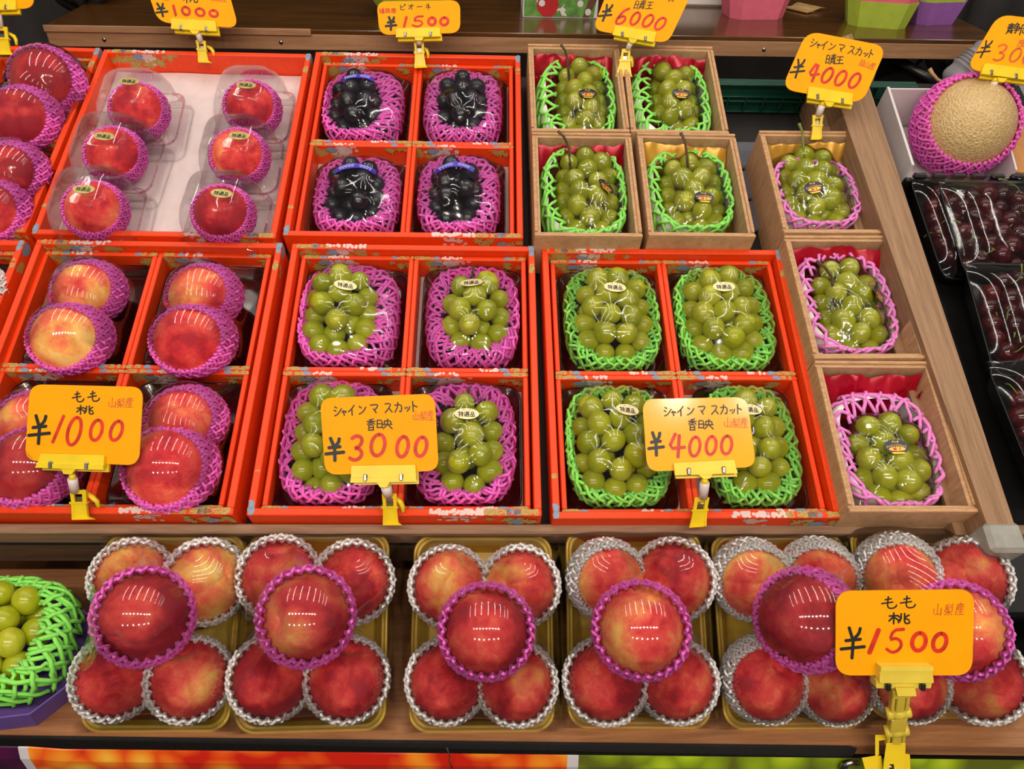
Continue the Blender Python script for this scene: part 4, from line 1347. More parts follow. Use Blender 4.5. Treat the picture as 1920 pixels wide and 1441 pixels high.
peach_cell(('D', 1, -1), [
    (350, 790, 75, cv(MIX, 16, .1), (-.1, 1.2), 1.2, -.25, .12, ('pink_net', 1), 'orange red peach in pink net, upper of the pair beside the 1000 card'),
    (322, 877, 85, cv(RED, 19, .03), (.0, .6), 1.5, -.20, .08, ('pink_net', 1), 'big glossy red peach in pink net, lower of the pair beside the 1000 card')], 'downslope beside the 1000 card')
peach_cell(('A', 1, 1), [
    (92, 156, 68, cv(DRK, 6), (-.9, -.6), .2, -.30, .15, ('pink_net', 1), 'dark red peach with an orange streak in pink net, beside the clamshell box'),
    (46, 222, 66, cv(MAR, 7), (-.2, 1.4), .8, -.30, .15, ('pink_net', 1), 'dark maroon peach in pink net below the streaked one')], 'upslope beside the clamshell box')
peach_cell(('A', 1, -1), [
    (24, 325, 65, cv(DRK, 11, .05), (-.2, 1.4), .8, -.30, .15, ('pink_net', 1), 'dark red peach in pink net, third down beside the clamshell box'),
    (-10, 396, 66, cv(DRK, 13), (-.2, 1.4), .8, -.30, .15, ('pink_net', 1), 'dark red peach in pink net cut by the frame beside the clamshell box')], 'downslope beside the clamshell box')
peach_cell(('E', 1, 1), [
    (-52, 545, 62, cv(DRK, 15), (-.2, 1.4), .8, -.20, .10, ('white_net', 1), 'dark peach in white net in the cut-off box')], 'in the cut-off box', False)

# ------------------------------------------------------------------ clamshell peaches
x, y, rdeg, ln, _ = BOXES['B']
MBx = board_frame(x, y, -.0305, R_(rdeg))
def clamshell_mesh():
    g = Geo()
    def ring(a, z, rr):
        return [(p[0], p[1], z) for p in rrect(-a, -a, a, a, rr, 6)]
    lv = [(.0455, .0005, .012), (.0455, .004, .012), (.0425, .0045, .012), (.0405, .005, .014), (.0395, .018, .015), (.0425, .0185, .014), (.0425, .021, .014), (.0385, .0215, .015),
          (.037, .045, .018), (.034, .056, .019), (.029, .063, .018), (.0275, .0655, .017), (.024, .067, .015), (.010, .0675, .006)]
    V = np.array([ring(*l) for l in lv]) * np.array([1.16, 1.16, 1.24])
    grid(g, V, 0, wrap=True)
    g.add(V[-1], [tuple(range(V.shape[1]))], 0, True)
    return g.mesh('clamshell_shell', ['clear'])
CLAM = clamshell_mesh()
for (px, py, rp, col, stem, roll, plab, sx, sy, rz) in [
    (262, 208, 62, (.66, .05, .62), (.1, 1.3), 1.2, 'upslope in the row by the dark peaches', 243, 154, .05),
    (217, 292, 62, (.80, .05, .31), (-.2, 1.4), 1.4, 'middle of the row by the dark peaches', 196, 257, -.02),
    (180, 395, 62, (.62, .12, .77), (.0, 1.3), .6, 'downslope in the row by the dark peaches', 158, 356, .04),
    (474, 203, 60, (.86, .12, .15), (.2, 1.4), 1.2, 'upslope in the row by the black grapes', 462, 161, .0),
    (450, 295, 62, (.55, .0, .93), (-.3, 1.3), 1.5, 'middle of the row by the black grapes', 449, 256, .03),
    (420, 402, 62, (.92, .32, .48), (.1, 1.4), 1.0, 'downslope in the row by the black grapes', 416, 364, -.03)]:
    c, r = peach_px(MBx, px, py, rp, .038)
    r = min(r, .0355)
    c.z = r + .003
    c, _ = peach_px(MBx, px, py, rp, c.z)
    peach('red peach in pink net inside the clamshell, ' + plab, MBx, c, r, view_axis(MBx, c, *stem), roll, col, ('pink_net', 3), view_axis(MBx, c, -.22, .34), 'peaches in clear clamshells', .92)
    t = thing('clamshell', 'clear plastic clamshell with an oval seal, ' + plab, 'clamshell', MBx @ T_((c.x, c.y, 0)) @ Matrix.Rotation(rz, 4, 'Z'), 'clear peach clamshells')
    sh = obj('shell', CLAM, t)
    n = obj('seal_label', SEAL2, t)
    Mt = t.matrix_world.copy()
    q = Mt.inverted() @ (MB @ bp(sx, sy, .052))
    k = min(1, .024 / max(1e-6, math.hypot(q.x, q.y)))
    n.matrix_basis = T_((q.x * k, q.y * k, .0840)) @ Matrix.Rotation(R_(-6), 4, 'Z')

# ------------------------------------------------------------------ gold peach trays leaning on the board
TA = R_(36.7)
PT0 = CAM + ray(900, 1368) * .762
NTr = Vector((0, -math.sin(TA), math.cos(TA)))
def tray_frame(c):
    tlp, trp, brp, blp = [hit(*q, PT0, NTr) for q in c]
    b, t_ = (blp + brp) / 2, (tlp + trp) / 2
    v = (t_ - b).normalized()
    xx = v.cross(NTr).normalized()
    o = (b + t_) / 2
    w_ = ((trp - tlp).length + (brp - blp).length) / 2
    return Matrix(((xx.x, v.x, NTr.x, o.x), (xx.y, v.y, NTr.y, o.y), (xx.z, v.z, NTr.z, o.z), (0, 0, 0, 1))), w_, (t_ - b).length
ORD = ['first', 'second', 'third', 'fourth', 'fifth', 'sixth']
FT = [
 ([(200, 1003), (460, 1000), (428, 1371), (145, 1371)], [
   (248, 1085, 76, (.40, 0, .11), (.3, .9), 1.0, 'w0'), (385, 1090, 80, (.26, 0, .52), (.9, .0), 1.55, 'w0'),
   (217, 1268, 80, (.72, .04, .83), (-.8, .5), 1.5, 'w0'), (355, 1272, 80, (.66, .12, .27), (.2, 1.2), 1.3, 'w0'),
   (270, 1155, 92, (.84, .34, .45), (-1.3, -.5), .3, 'p0')]),
 ([(465, 1000), (728, 998), (722, 1371), (437, 1371)], [
   (522, 1080, 78, (.70, .18, .91), (.2, 1.3), 1.0, 'w0'), (662, 1090, 78, (.74, .03, .35), (.9, .3), 1.6, 'w0'),
   (508, 1270, 80, (.78, .06, .58), (.2, .5), 1.1, 'w2'), (650, 1272, 80, (.74, .08, .71), (.4, 1.2), 1.2, 'w2'),
   (574, 1155, 92, (.70, .40, .16), (-1.0, .12), 1.5, 'p0')]),
 ([(780, 1003), (1031, 1003), (1042, 1371), (764, 1371)], [
   (842, 1098, 76, (.52, .03, .67), (.2, .6), 1.0, 'w2'), (975, 1098, 76, (.50, .05, .23), (-.5, .0), 1.4, 'w0'),
   (838, 1275, 78, (.74, .08, .39), (.5, .35), 1.5, 'w2'), (968, 1280, 78, (.68, .16, .87), (.2, 1.2), .7, 'w0'),
   (912, 1182, 90, (.86, .22, .05), (.3, 1.4), 1.3, 'p0')]),
 ([(1063, 993), (1312, 993), (1336, 1364), (1065, 1364)], [
   (1137, 1085, 78, (.48, .04, .77), (.7, -.3), .4, 'w1'), (1262, 1085, 78, (.72, .06, .13), (-.2, 1.3), 1.2, 'w2'),
   (1135, 1275, 80, (.80, .10, .49), (.4, 1.2), 1.2, 'w2'), (1268, 1275, 78, (.74, .06, .63), (-.3, 1.2), 1.7, 'w2'),
   (1202, 1180, 92, (.52, .05, .31), (.2, 1.5), 1.3, 'p0')]),
 ([(1332, 1002), (1583, 1000), (1626, 1362), (1361, 1369)], [
   (1408, 1085, 78, (.40, .04, .95), (.6, .1), 1.5, 'w1'), (1533, 1080, 76, (.58, .04, .55), (.3, 1.0), .9, 'w1'),
   (1432, 1272, 82, (.70, .08, .19), (.3, .5), 1.3, 'w1'), (1560, 1280, 78, (.62, .22, .41), (.4, 1.2), 1.2, 'w1'),
   (1512, 1160, 98, (.90, .52, .73), (.1, .2), 1.5, 'p1')]),
 ([(1593, 987), (1848, 982), (1906, 1340), (1636, 1352)], [
   (1680, 1075, 80, (.44, .02, .61), (.2, -.3), 1.2, 'w1'), (1812, 1085, 78, (.66, .04, .29), (-.2, .3), 1.2, 'w0'),
   (1700, 1275, 78, (.62, .12, .81), (.3, .6), 1.2, 'w1'), (1838, 1270, 82, (.60, .08, .07), (-.4, .15), 2.4, 'w2'),
   (1795, 1180, 90, (.50, .04, .37), (.3, .5), 1.3, 'p0')]),
]
POS = ['back row, nearer the grape basket', 'back row, nearer the rail', 'front row, nearer the grape basket', 'front row, nearer the rail', 'crowning the pile']
for i, (corn, ps) in enumerate(FT):
    Mt, w_, l_ = tray_frame(corn)
    lab = '%s gold tray of five peaches counting from the green grape basket' % ORD[i]
    t = thing('gold_tray', lab, 'tray', Mt, 'gold peach trays')
    g = Geo()
    a, b = w_ / 2, l_ / 2
    lv = [(a - .016, b - .016, -.017, .012), (a - .012, b - .012, -.0165, .013), (a - .006, b - .006, -.003, .015), (a - .0045, b - .0045, -.001, .016), (a - .0035, b - .0035, -.0028, .016), (a - .0022, b - .0022, -.0005, .017),
          (a, b, 0, .018), (a + .001, b + .001, -.002, .019), (a - .0004, b - .0004, -.004, .018), (a - .006, b - .006, -.008, .015), (a - .013, b - .013, -.0178, .012), (a - .017, b - .017, -.018, .012)]
    V = np.array([[(x_, y_, z_) for x_, y_ in rrect(-A_, -B_, A_, B_, rr, 7)] for A_, B_, z_, rr in lv])
    grid(g, V, 0, wrap=True)
    m = V.shape[1]
    g.add(V[0], [tuple(range(m))], 0); g.add(V[-1], [tuple(range(m))[::-1]], 0)
    build('tray_body', g, 'gold_tray', t)
    balls = []
    for j, (px, py, rp, col, stem, roll, nk) in enumerate(ps):
        top = j == 4
        c, r = peach_px(Mt, px, py, rp, .066 if top else .022, 1.08)
        r *= .985
        net = ('pink_net' if nk[0] == 'p' else 'white_net', int(nk[1]))
        ax = (-.30 if nk[1] == '1' and nk[0] == 'p' else (.30 if nk[1] == '1' else 0.02), -.10 if nk[1] == '1' else .02)
        if not top:
            ax = (ax[0], ax[1] - .05)
        kind = ('dark red', 'red', 'orange red', 'yellow')[0 if col[1] > .25 else 1 if col[0] > .64 else 2 if col[0] > .42 else 3]
        peach('%s peach, %s net, %s of %s gold tray from grape basket' % (kind, net[0].split('_')[0], ['back row basket side', 'back row rail side', 'front row basket side', 'front row rail side', 'on top'][j], ORD[i]),
              Mt, c, r, view_axis(Mt, c, *stem), roll, col, net, view_axis(Mt, c, *ax), 'peaches on the gold trays', .97, i + j)
        balls.append((c.x, c.y, c.z, r * 1.085))
    x0 = min(-a, min(q[0] - q[3] for q in balls[:4]) - .002); x1 = max(a, max(q[0] + q[3] for q in balls[:4]) + .002)
    y0 = min(-b, min(q[1] - q[3] for q in balls[:4]) - .002); y1 = max(b, max(q[1] + q[3] for q in balls[:4]) + .002)
    wrap_film(t, 'film_wrap', x0, y0, x1, y1, balls, .0005, 'film_front', 46, 58, 320, .0015)

# ------------------------------------------------------------------ purple basket of muscat at the end of the row
bq = wz(58, 1371, ZL)
bx0_, by0_ = wz(14, 1300, ZL).x, bq.y + .056
t = thing('paper_basket', 'violet paper basket of green grapes on the lower shelf beside the first gold tray', 'basket', T_((bx0_, by0_, ZL + .0004)) @ Matrix.Rotation(R_(8), 4, 'Z'))
g = Geo()
def octo(a, b, z, c=.38):
    k = min(a, b) * c * 1.2
    return [(a, -b + k, z), (a, b - k, z), (a - k, b, z), (-a + k, b, z), (-a, b - k, z), (-a, -b + k, z), (-a + k, -b, z), (a - k, -b, z)]
V = np.array([octo(.062, .056, 0), octo(.074, .066, .034), octo(.0726, .0646, .034), octo(.0606, .0546, .0014)])
grid(g, V, 0, wrap=True, smooth=False)
g.add(V[0], [tuple(range(8))[::-1]], 0); g.add(V[3], [tuple(range(8))], 0)
build('basket_body', g, 'violetpaper', t)
t2 = thing('grape_bunch', 'green muscat bunch in green net in the violet paper basket on the lower shelf', 'grapes', T_((bx0_, by0_ + .008, ZL + .032)) @ Matrix.Rotation(R_(15), 4, 'X'), 'grape bunches on the lower shelf')
P = bunch_points(.122, .104, .0136, .002, .056, 55) + np.array([-.012, .004, 0])
add_grapes(t2, P, .0136, 'muscat', 55)
pack_net('foam_net', t2, (0, .003, .071, .059), (-.014, .005, .060, .050), .002, .046, .042, 'green_net', N=26, r=.0021, seed=56)

# ------------------------------------------------------------------ wooden boxes
HW = .0233 - ZB
def wood_panel(g, x0, y0, x1, y1, outer, th):
    """one side board; the outer half of its top stands a little proud of the inner half"""
    cbox(g, (x0, y0, 0), (x1, y1, HW - .0022), .0005, 0)
    h0, h1 = HW - .0024, HW
    a = th * .52
    if outer == 'N': cbox(g, (x0, y1 - a, h0), (x1, y1, h1), .0004, 1)
    if outer == 'S': cbox(g, (x0, y0, h0), (x1, y0 + a, h1), .0004, 1)
    if outer == 'E': cbox(g, (x1 - a, y0, h0), (x1, y1, h1), .0004, 1)
    if outer == 'W': cbox(g, (x0, y0, h0), (x0 + a, y1, h1), .0004, 1)
def satin(t, w_, l_, mat, seed):
    """glossy cloth: hangs in folds from the back board, then lies over the floor and up the sides"""
    rg = np.random.default_rng(seed)
    n, m = 44, 46
    u = np.linspace(-1, 1, n)
    s = np.linspace(0, 1, m)
    ph = rg.uniform(0, 6.28, 6)
    top = HW - .014 + .003 * np.sin(2.3 * u + ph[0]) + .0035 * np.abs(np.sin(4 * u + ph[1])) + .001 * np.sin(15 * u + ph[2])
    U, S = np.meshgrid(u, s)
    TP = np.broadcast_to(top, U.shape)
    yb_, yf = l_ / 2 - .0015, -l_ / 2 + .0015
    drop = np.clip(S / .42, 0, 1); run = np.clip((S - .36) / .64, 0, 1)
    ease = drop * drop * (3 - 2 * drop)
    Z = TP * (1 - ease) + .0035 * ease
    back = (1 - drop) ** .6
    Y = yb_ - .030 * ease * (1 - run) - (yb_ - .03 - yf) * run * (run > 0) - .03 * run
    fold = np.zeros_like(U)
    for kx, ks, am in ((2.2, 3.0, .010), (3.7, -4.0, .006), (5.5, 6.0, .004), (8.5, -5.0, .0025), (13, 9, .0012)):
        q = kx * U + ks * S + rg.uniform(0, 6.28)
        fold = fold + am * (1 - 2 * np.abs(np.sin(q)) ** .8) * (.6 + .4 * np.sin(1.7 * U + rg.uniform(0, 6)))
    wgt = np.sin(np.pi * np.clip(S / .55, 0, 1)) * 1.25 + .25
    Y = np.minimum(Y - np.abs(fold) * wgt, yb_)
    Y = np.maximum(Y, yf)
    Z = np.maximum(Z + fold * .8 * np.clip(S / .25, 0, 1), .0028)
    side = np.clip((np.abs(U) - .80) / .20, 0, 1)
    Z = Z + side ** 1.5 * np.where(U > 0, .030, .020) * (.55 + .3 * np.sin(9 * S + ph[1])) * (S > .2)
    Z = np.minimum(Z, HW - .006)
    X = U * (w_ / 2 - .0012)
    g = Geo(); grid(g, np.stack([X, Y, Z], -1), flip=True)
    build('satin_lining', g, mat, t)
WW, WL = .12809, .1737
WB = [
 ('W1', .1138, .8918, .48, 'satin_red', 'green_net', (1002, 92, 1152, 246), (1038, 95, 1140, 246), (1102, 176), (1052, 84, 1064, 112), 'upslope wooden box next to the black grapes'),
 ('W2', .2449, .8920, -.45, 'satin_red', 'green_net', (1188, 100, 1338, 248), (1213, 106, 1312, 248), (1277, 176), None, 'upslope wooden box beside the dark gap'),
 ('W3', .1151, .7156, 0.0, 'satin_red', 'green_net', (1014, 290, 1182, 446), (1036, 276, 1166, 446), (1136, 352), (1047, 246, 1066, 275), 'second wooden box down next to the black grapes'),
 ('W4', .2511, .7177, -.25, 'satin_gold', 'green_net', (1217, 300, 1372, 444), (1240, 290, 1372, 444), (1320, 370), (1276, 248, 1288, 292), 'gold-lined wooden box below the dark gap'),
 ('W5', .4133, .7250, .52, 'satin_gold', 'lilac_net', (1457, 320, 1630, 436), (1470, 277, 1608, 436), (1525, 352), (1498, 231, 1506, 272), 'gold-lined wooden box under the 4000 card'),
 ('W6', .4142, .5472, .63, 'satin_red', 'lilac_net', (1507, 489, 1688, 672), (1533, 484, 1673, 672), (1645, 555), (1532, 490, 1560, 520), 'middle red-lined wooden box by the rail'),
 ('W7', .4146, .3704, -.02, 'satin_red', 'lilac_net', (1572, 740, 1783, 958), (1598, 772, 1758, 958), (1680, 838), None, 'lowest red-lined wooden box by the rail'),
]
for i, (k, x, y, rdeg, sat, nc, nb, bb, lbp, stm, lab) in enumerate(WB):
    rot = R_(rdeg)
    t = thing('wooden_box', 'pale open box with %s satin, the %s' % ('crimson' if 'red' in sat else 'gold', lab), 'wooden box', board_frame(x, y, ZB + .0004, rot), 'open wooden grape boxes')
    th = .0075
    for (x0, y0, x1, y1, side_) in ((-WW / 2, WL / 2 - th, WW / 2, WL / 2, 'N'), (-WW / 2, -WL / 2, WW / 2, -WL / 2 + th, 'S'), (-WW / 2, -WL / 2 + th, -WW / 2 + th, WL / 2 - th, 'W'), (WW / 2 - th, -WL / 2 + th, WW / 2, WL / 2 - th, 'E')):
        g = Geo(); wood_panel(g, x0, y0, x1, y1, side_, th); build('side_panel', g, ['box_wood', 'box_edge'], t)
    g = Geo(); cbox(g, (-WW / 2 + th, -WL / 2 + th, 0), (WW / 2 - th, WL / 2 - th, .002)); build('base_panel', g, 'box_wood', t)
    iw, il = WW - 2 * th, WL - 2 * th
    satin(t, iw, il, sat, 70 + i)
    zf = ZB + .0055
    Mf = board_frame(x, y, zf, rot); Mi = Mf.inverted()
    o = px_rect(Mi, *nb, zf + .030); b_ = px_rect(Mi, *bb, zf + .036, zf + .050, zf + .032)
    def fit(q, mx, my):
        hw_, hl_ = min(q[2], mx), min(q[3], my)
        return (min(max(q[0], -mx + hw_), mx - hw_), min(max(q[1], -my + hl_), my - hl_), hw_, hl_)
    o = fit(o, iw / 2 - .003, il / 2 - .002); b_ = fit(b_, iw / 2 - .006, il / 2 - .003)
    t2 = thing('grape_bunch', 'bagged muscat bunch, %s net, in the %s' % ('green' if 'green' in nc else 'lilac', lab), 'grapes', Mf, 'bagged grape bunches in wooden boxes')
    r = .0123
    b_ = (b_[0], b_[1], b_[2] * .94, b_[3])
    P = bunch_points(b_[2] * 2, b_[3] * 2, r, .008, .060, 80 + i) + np.array([b_[0], b_[1], 0])
    st = None
    if stm:
        q0 = Mi @ (MB @ bp(stm[0], stm[1], zf + .082)); q1 = Mi @ (MB @ bp(stm[2], stm[3], zf + .062))
        st = ([tuple(q0), tuple(q0 * .6 + q1 * .4 + Vector((.002, 0, .001))), tuple(q1), (q1.x + .003, q1.y - .03, .045)], [.0022, .0016, .0016, .0016], 'stem_green' if k == 'W5' else 'stem_brown')
    add_grapes(t2, P, r, 'muscat', 80 + i, st, 1.12)
    pack_net('foam_net', t2, o, (b_[0], b_[1] + .002, b_[2] * .98, b_[3] * .98), .006, .064, .044, nc, N=22, rows=4, r=.0020, seed=90 + i, layers=(0,), liner='white_net')
    balls = [(p[0], p[1], p[2], r * 1.12) for p in P]
    e = (min(b_[2] + .006, iw / 2 - .001), min(b_[3] + .006, il / 2 - .001))
    cx = min(max(b_[0], -iw / 2 + e[0] + .001), iw / 2 - e[0] - .001); cy = min(max(b_[1], -il / 2 + e[1] + .001), il / 2 - e[1] - .001)
    fo, z_at = wrap_film(t2, 'plastic_bag', cx - e[0], cy - e[1], cx + e[0], cy + e[1], balls, .030, 'bag', 44, 56, 200, .0012, .0006)
    q = Mi @ (MB @ bp(*lbp, zf + .06))
    for _ in range(3):
        q = Mi @ (MB @ bp(*lbp, zf + z_at(q.x, q.y)))
    n = obj('bag_label', BAGLABEL, fo)
    n.matrix_basis = surf_frame(z_at, q.x, q.y) @ Matrix.Rotation(R_((0, -3, -14, 2, 12, -4, 0)[i]), 4, 'Z')

# dark crates seen in the gap behind the wooden boxes
t = thing('slotted_crate', 'grey slotted crate floor in the dark gap between the wooden boxes', 'crate', MB)
for r_ in range(3):
    for c_ in range(3):
        x0, y0 = .325 + .052 * c_ + .004 * r_, .70 + .056 * r_
        if x0 > .46: continue
        g = Geo(); cbox(g, (x0, y0, ZB + .0003), (x0 + .046, y0 + .050, ZB + .008), .003); build('floor_panel', g, 'grey_crate', t)
t = thing('green_crate', 'dark green plastic crate with ribbed side behind the wooden boxes', 'crate', MB @ T_((0, .93, ZB)))
g = Geo()
x0, x1 = .315, .60
cbox(g, (x0, 0, 0), (x1, .008, .052), .001); build('side_wall', g, 'green_crate', t)
for zz in (.004, .022, .030, .050):
    g = Geo(); cbox(g, (x0, -.006, zz), (x1, 0, zz + .0025), .0004); build('rib', g, 'green_crate', t)
for k in range(11):
    xx = x0 + .02 + k * .026
    g = Geo(); cbox(g, (xx, -.006, .004), (xx + (.010 if k in (7, 8) else .003), 0, .052 if k in (4, 7, 8) else .031), .0004); build('rib', g, 'green_crate', t)

# ------------------------------------------------------------------ melon corner: white box, melon, kraft card, hose, black crate
ZC = -.030
bed = thing('black_crate', 'black plastic crate with a toothed upper edge under the cherry trays', 'crate', MB)
pt0, pt1 = bp(1712, 326, .012), bp(1935, 340, .012)
bx0 = lambda yy: C0[0] + (C1[0] - C0[0]) * (yy - C0[1]) / (C1[1] - C0[1]) + .004
g = Geo()
prism(g, [(bx0(.20), .20), (1.0, .20), (1.0, pt0.y - .004), (bx0(pt0.y), pt0.y - .004)], ZB, ZC); build('crate_bed', g, 'black_plastic', bed)
g = Geo(); cbox(g, (pt0.x - .006, pt0.y - .004, ZB), (1.0, pt0.y + .003, .004), .001); build('upper_wall', g, 'black_plastic', bed)
k = 0
xx = pt0.x + .002
while xx < .86:
    g = Geo(); cbox(g, (xx, pt0.y - .004, .0041), (xx + .017, pt0.y + .004, .0125), .002); build('tooth', g, 'black_plastic', bed)
    xx += .0255
bl, br_ = bp(1667, 165, .02), bp(1717, 322, .02)
wbx = thing('white_box', 'open white card box holding the netted melon', 'box', MB)
g = Geo()
def slab(p, q, th, z0, z1, mt, nm, par):
    d = Vector((q[0] - p[0], q[1] - p[1])).normalized(); n = Vector((-d.y, d.x)) * th
    g = Geo(); prism(g, [(p[0], p[1]), (q[0], q[1]), (q[0] - n.x, q[1] - n.y), (p[0] - n.x, p[1] - n.y)], z0, z1); build(nm, g, mt, par)
fy = pt0.y + .006
fx = br_.x + (bl.x - br_.x) * (fy - br_.y) / (bl.y - br_.y)
slab((fx, fy), (bl.x, bl.y), -.0035, ZB, .022, 'white_card', 'side_panel', wbx)
slab((bl.x, bl.y), (bl.x + .15, bl.y + .002), -.0025, ZB, .018, 'white_card', 'back_panel', wbx)
slab((fx + .135, fy), (bl.x + .150, bl.y), .0025, ZB, .016, 'white_card', 'side_panel', wbx)
g = Geo(); prism(g, [(fx + .004, fy), (fx + .13, fy), (bl.x + .146, bl.y - .002), (bl.x + .004, bl.y - .002)], ZB + .0005, ZB + .003); build('base_panel', g, 'white_card', wbx)
# melon
mc, mr = peach_px(MB, 1808, 236, 88, .030, 1.0)
mc.z = ZB + .004 + mr * .99
mc, mr = peach_px(MB, 1808, 236, 86, mc.z, 1.0)
t = thing('netted_melon', 'round netted melon in a pink foam net standing in the white box', 'melon', MB @ T_(mc))
g = Geo()
ball(g, 1, 64, 40, (0, 0, 0), lambda th, ph: 1 - .05 * np.exp(-(th / .22) ** 2) + 0 * ph)
ms = view_axis(MB, mc, .0, 2.2)
MR = rot_from(ms) @ Matrix.Diagonal((mr, mr, mr, 1))
build('melon_body', g, 'melon', t, MR)
me = net_mesh('melon_net', R_(60), R_(155), 28, 9, .026, 'pink_net', 9, base=1.06, dbl=True)
obj('foam_net', me, t, rot_from(view_axis(MB, mc, .34, .34)) @ Matrix.Diagonal((mr * 1.01, mr * 1.01, mr * 1.01, 1)))
g = Geo()
q = [MBI @ Vector(hit(px, py, MB @ mc, (CAM - MB @ mc).normalized())) - mc for px, py in ((1750, 135), (1756, 145), (1766, 156), (1776, 161), (1800, 166), (1822, 161), (1831, 150), (1834, 140))]
back = (ms * -.0)
tube(g, [tuple(p + Vector((0, .012, -.004))) for p in q], [.003, .0024, .002, .0024, .003, .0016, .0013, .0012], 7); build('stem', g, 'bamboo', t)
# kraft card box and hoses at the edge
kp = [bp(1884, 216, -.02), bp(1960, 180, -.02), bp(1975, 330, -.02), bp(1886, 322, -.02)]
t = thing('kraft_box', 'plain brown kraft card box beside the melon', 'box', MB)
g = Geo(); prism(g, [(p.x, p.y) for p in kp], ZB + .001, -.02); build('box_body', g, 'kraft', t)
g = Geo(); prism(g, [(lerp(p.x, kp[2].x, .02), lerp(p.y, kp[2].y, .02)) for p in kp], -.02, -.0185); build('lid_panel', g, 'kraft', t)
def hose(name, label, pts, r, ribs):
    P = np.array([tuple(p) for p in pts])
    tt = np.linspace(0, 1, ribs * 6)
    ts = np.linspace(0, 1, len(P))
    Q = np.stack([np.interp(tt, ts, P[:, k]) for k in range(3)], 1)
    for _ in range(12):
        Q[1:-1] = .5 * Q[1:-1] + .25 * (Q[:-2] + Q[2:])
    rr = r * (1 + .05 * np.cos(2 * np.pi * ribs * tt))
    g = Geo(); tube(g, Q, rr, 24)
    o = build(name, g, 'hose'); return tag(o, label, 'hose')
hy = 1.215
hose('ribbed_hose', 'thick grey ribbed hose curving behind the melon', [wy(1795, 215, hy), wy(1815, 150, hy), wy(1850, 122, hy), wy(1895, 112, hy)], .036, 18)
hose('smooth_pipe', 'wide smooth grey pipe behind the kraft box', [wy(1880, 250, hy + .06), wy(1925, 170, hy + .06), wy(1990, 120, hy + .1)], .062, 1)
for pts, r_, lab in (([(1775, 165), (1800, 98), (1815, 60)], .004, 'black cable rising beside the ribbed hose'), ([(1718, 120), (1735, 105), (1755, 92)], .003, 'thin black cable under the table end')):
    g = Geo(); tube(g, [tuple(wy(a, b, 1.42)) for a, b in pts], r_, 6); o = build('black_cable', g, 'black_plastic'); tag(o, lab, 'cable')
g = Geo(); p = wy(1880, 20, 1.7); ball(g, .16, 40, 16, (0, 0, 0), cloth2); o = build('dark_plastic_sack', g, 'dark_cloth'); o.matrix_world = T_(p) @ Matrix.Diagonal((.8, .6, 1.0, 1)); tag(o, 'dark plastic sack beyond the end of the back table', 'sack')
t = thing('folding_crate', 'black folding crate with a sloping rim beyond the rail', 'crate', Matrix.Identity(4))
g = Geo(); tube(g, [tuple(wy(1655, 98, 1.34)), tuple(wy(1762, 158, 1.26))], .008, 6); build('crate_rim', g, 'black_plastic', t)
g = Geo(); a_, b__ = wy(1655, 98, 1.35), wy(1762, 158, 1.27)
g.add([tuple(a_), tuple(b__), (b__.x, b__.y, b__.z - .12), (a_.x, a_.y, a_.z - .12), (a_.x, a_.y + .01, a_.z), (b__.x, b__.y + .01, b__.z), (b__.x, b__.y + .01, b__.z - .12), (a_.x, a_.y + .01, a_.z - .12)],
      [(0, 1, 2, 3), (7, 6, 5, 4), (0, 4, 5, 1), (3, 2, 6, 7), (0, 3, 7, 4), (1, 5, 6, 2)]); build('crate_wall', g, 'black_plastic', t)

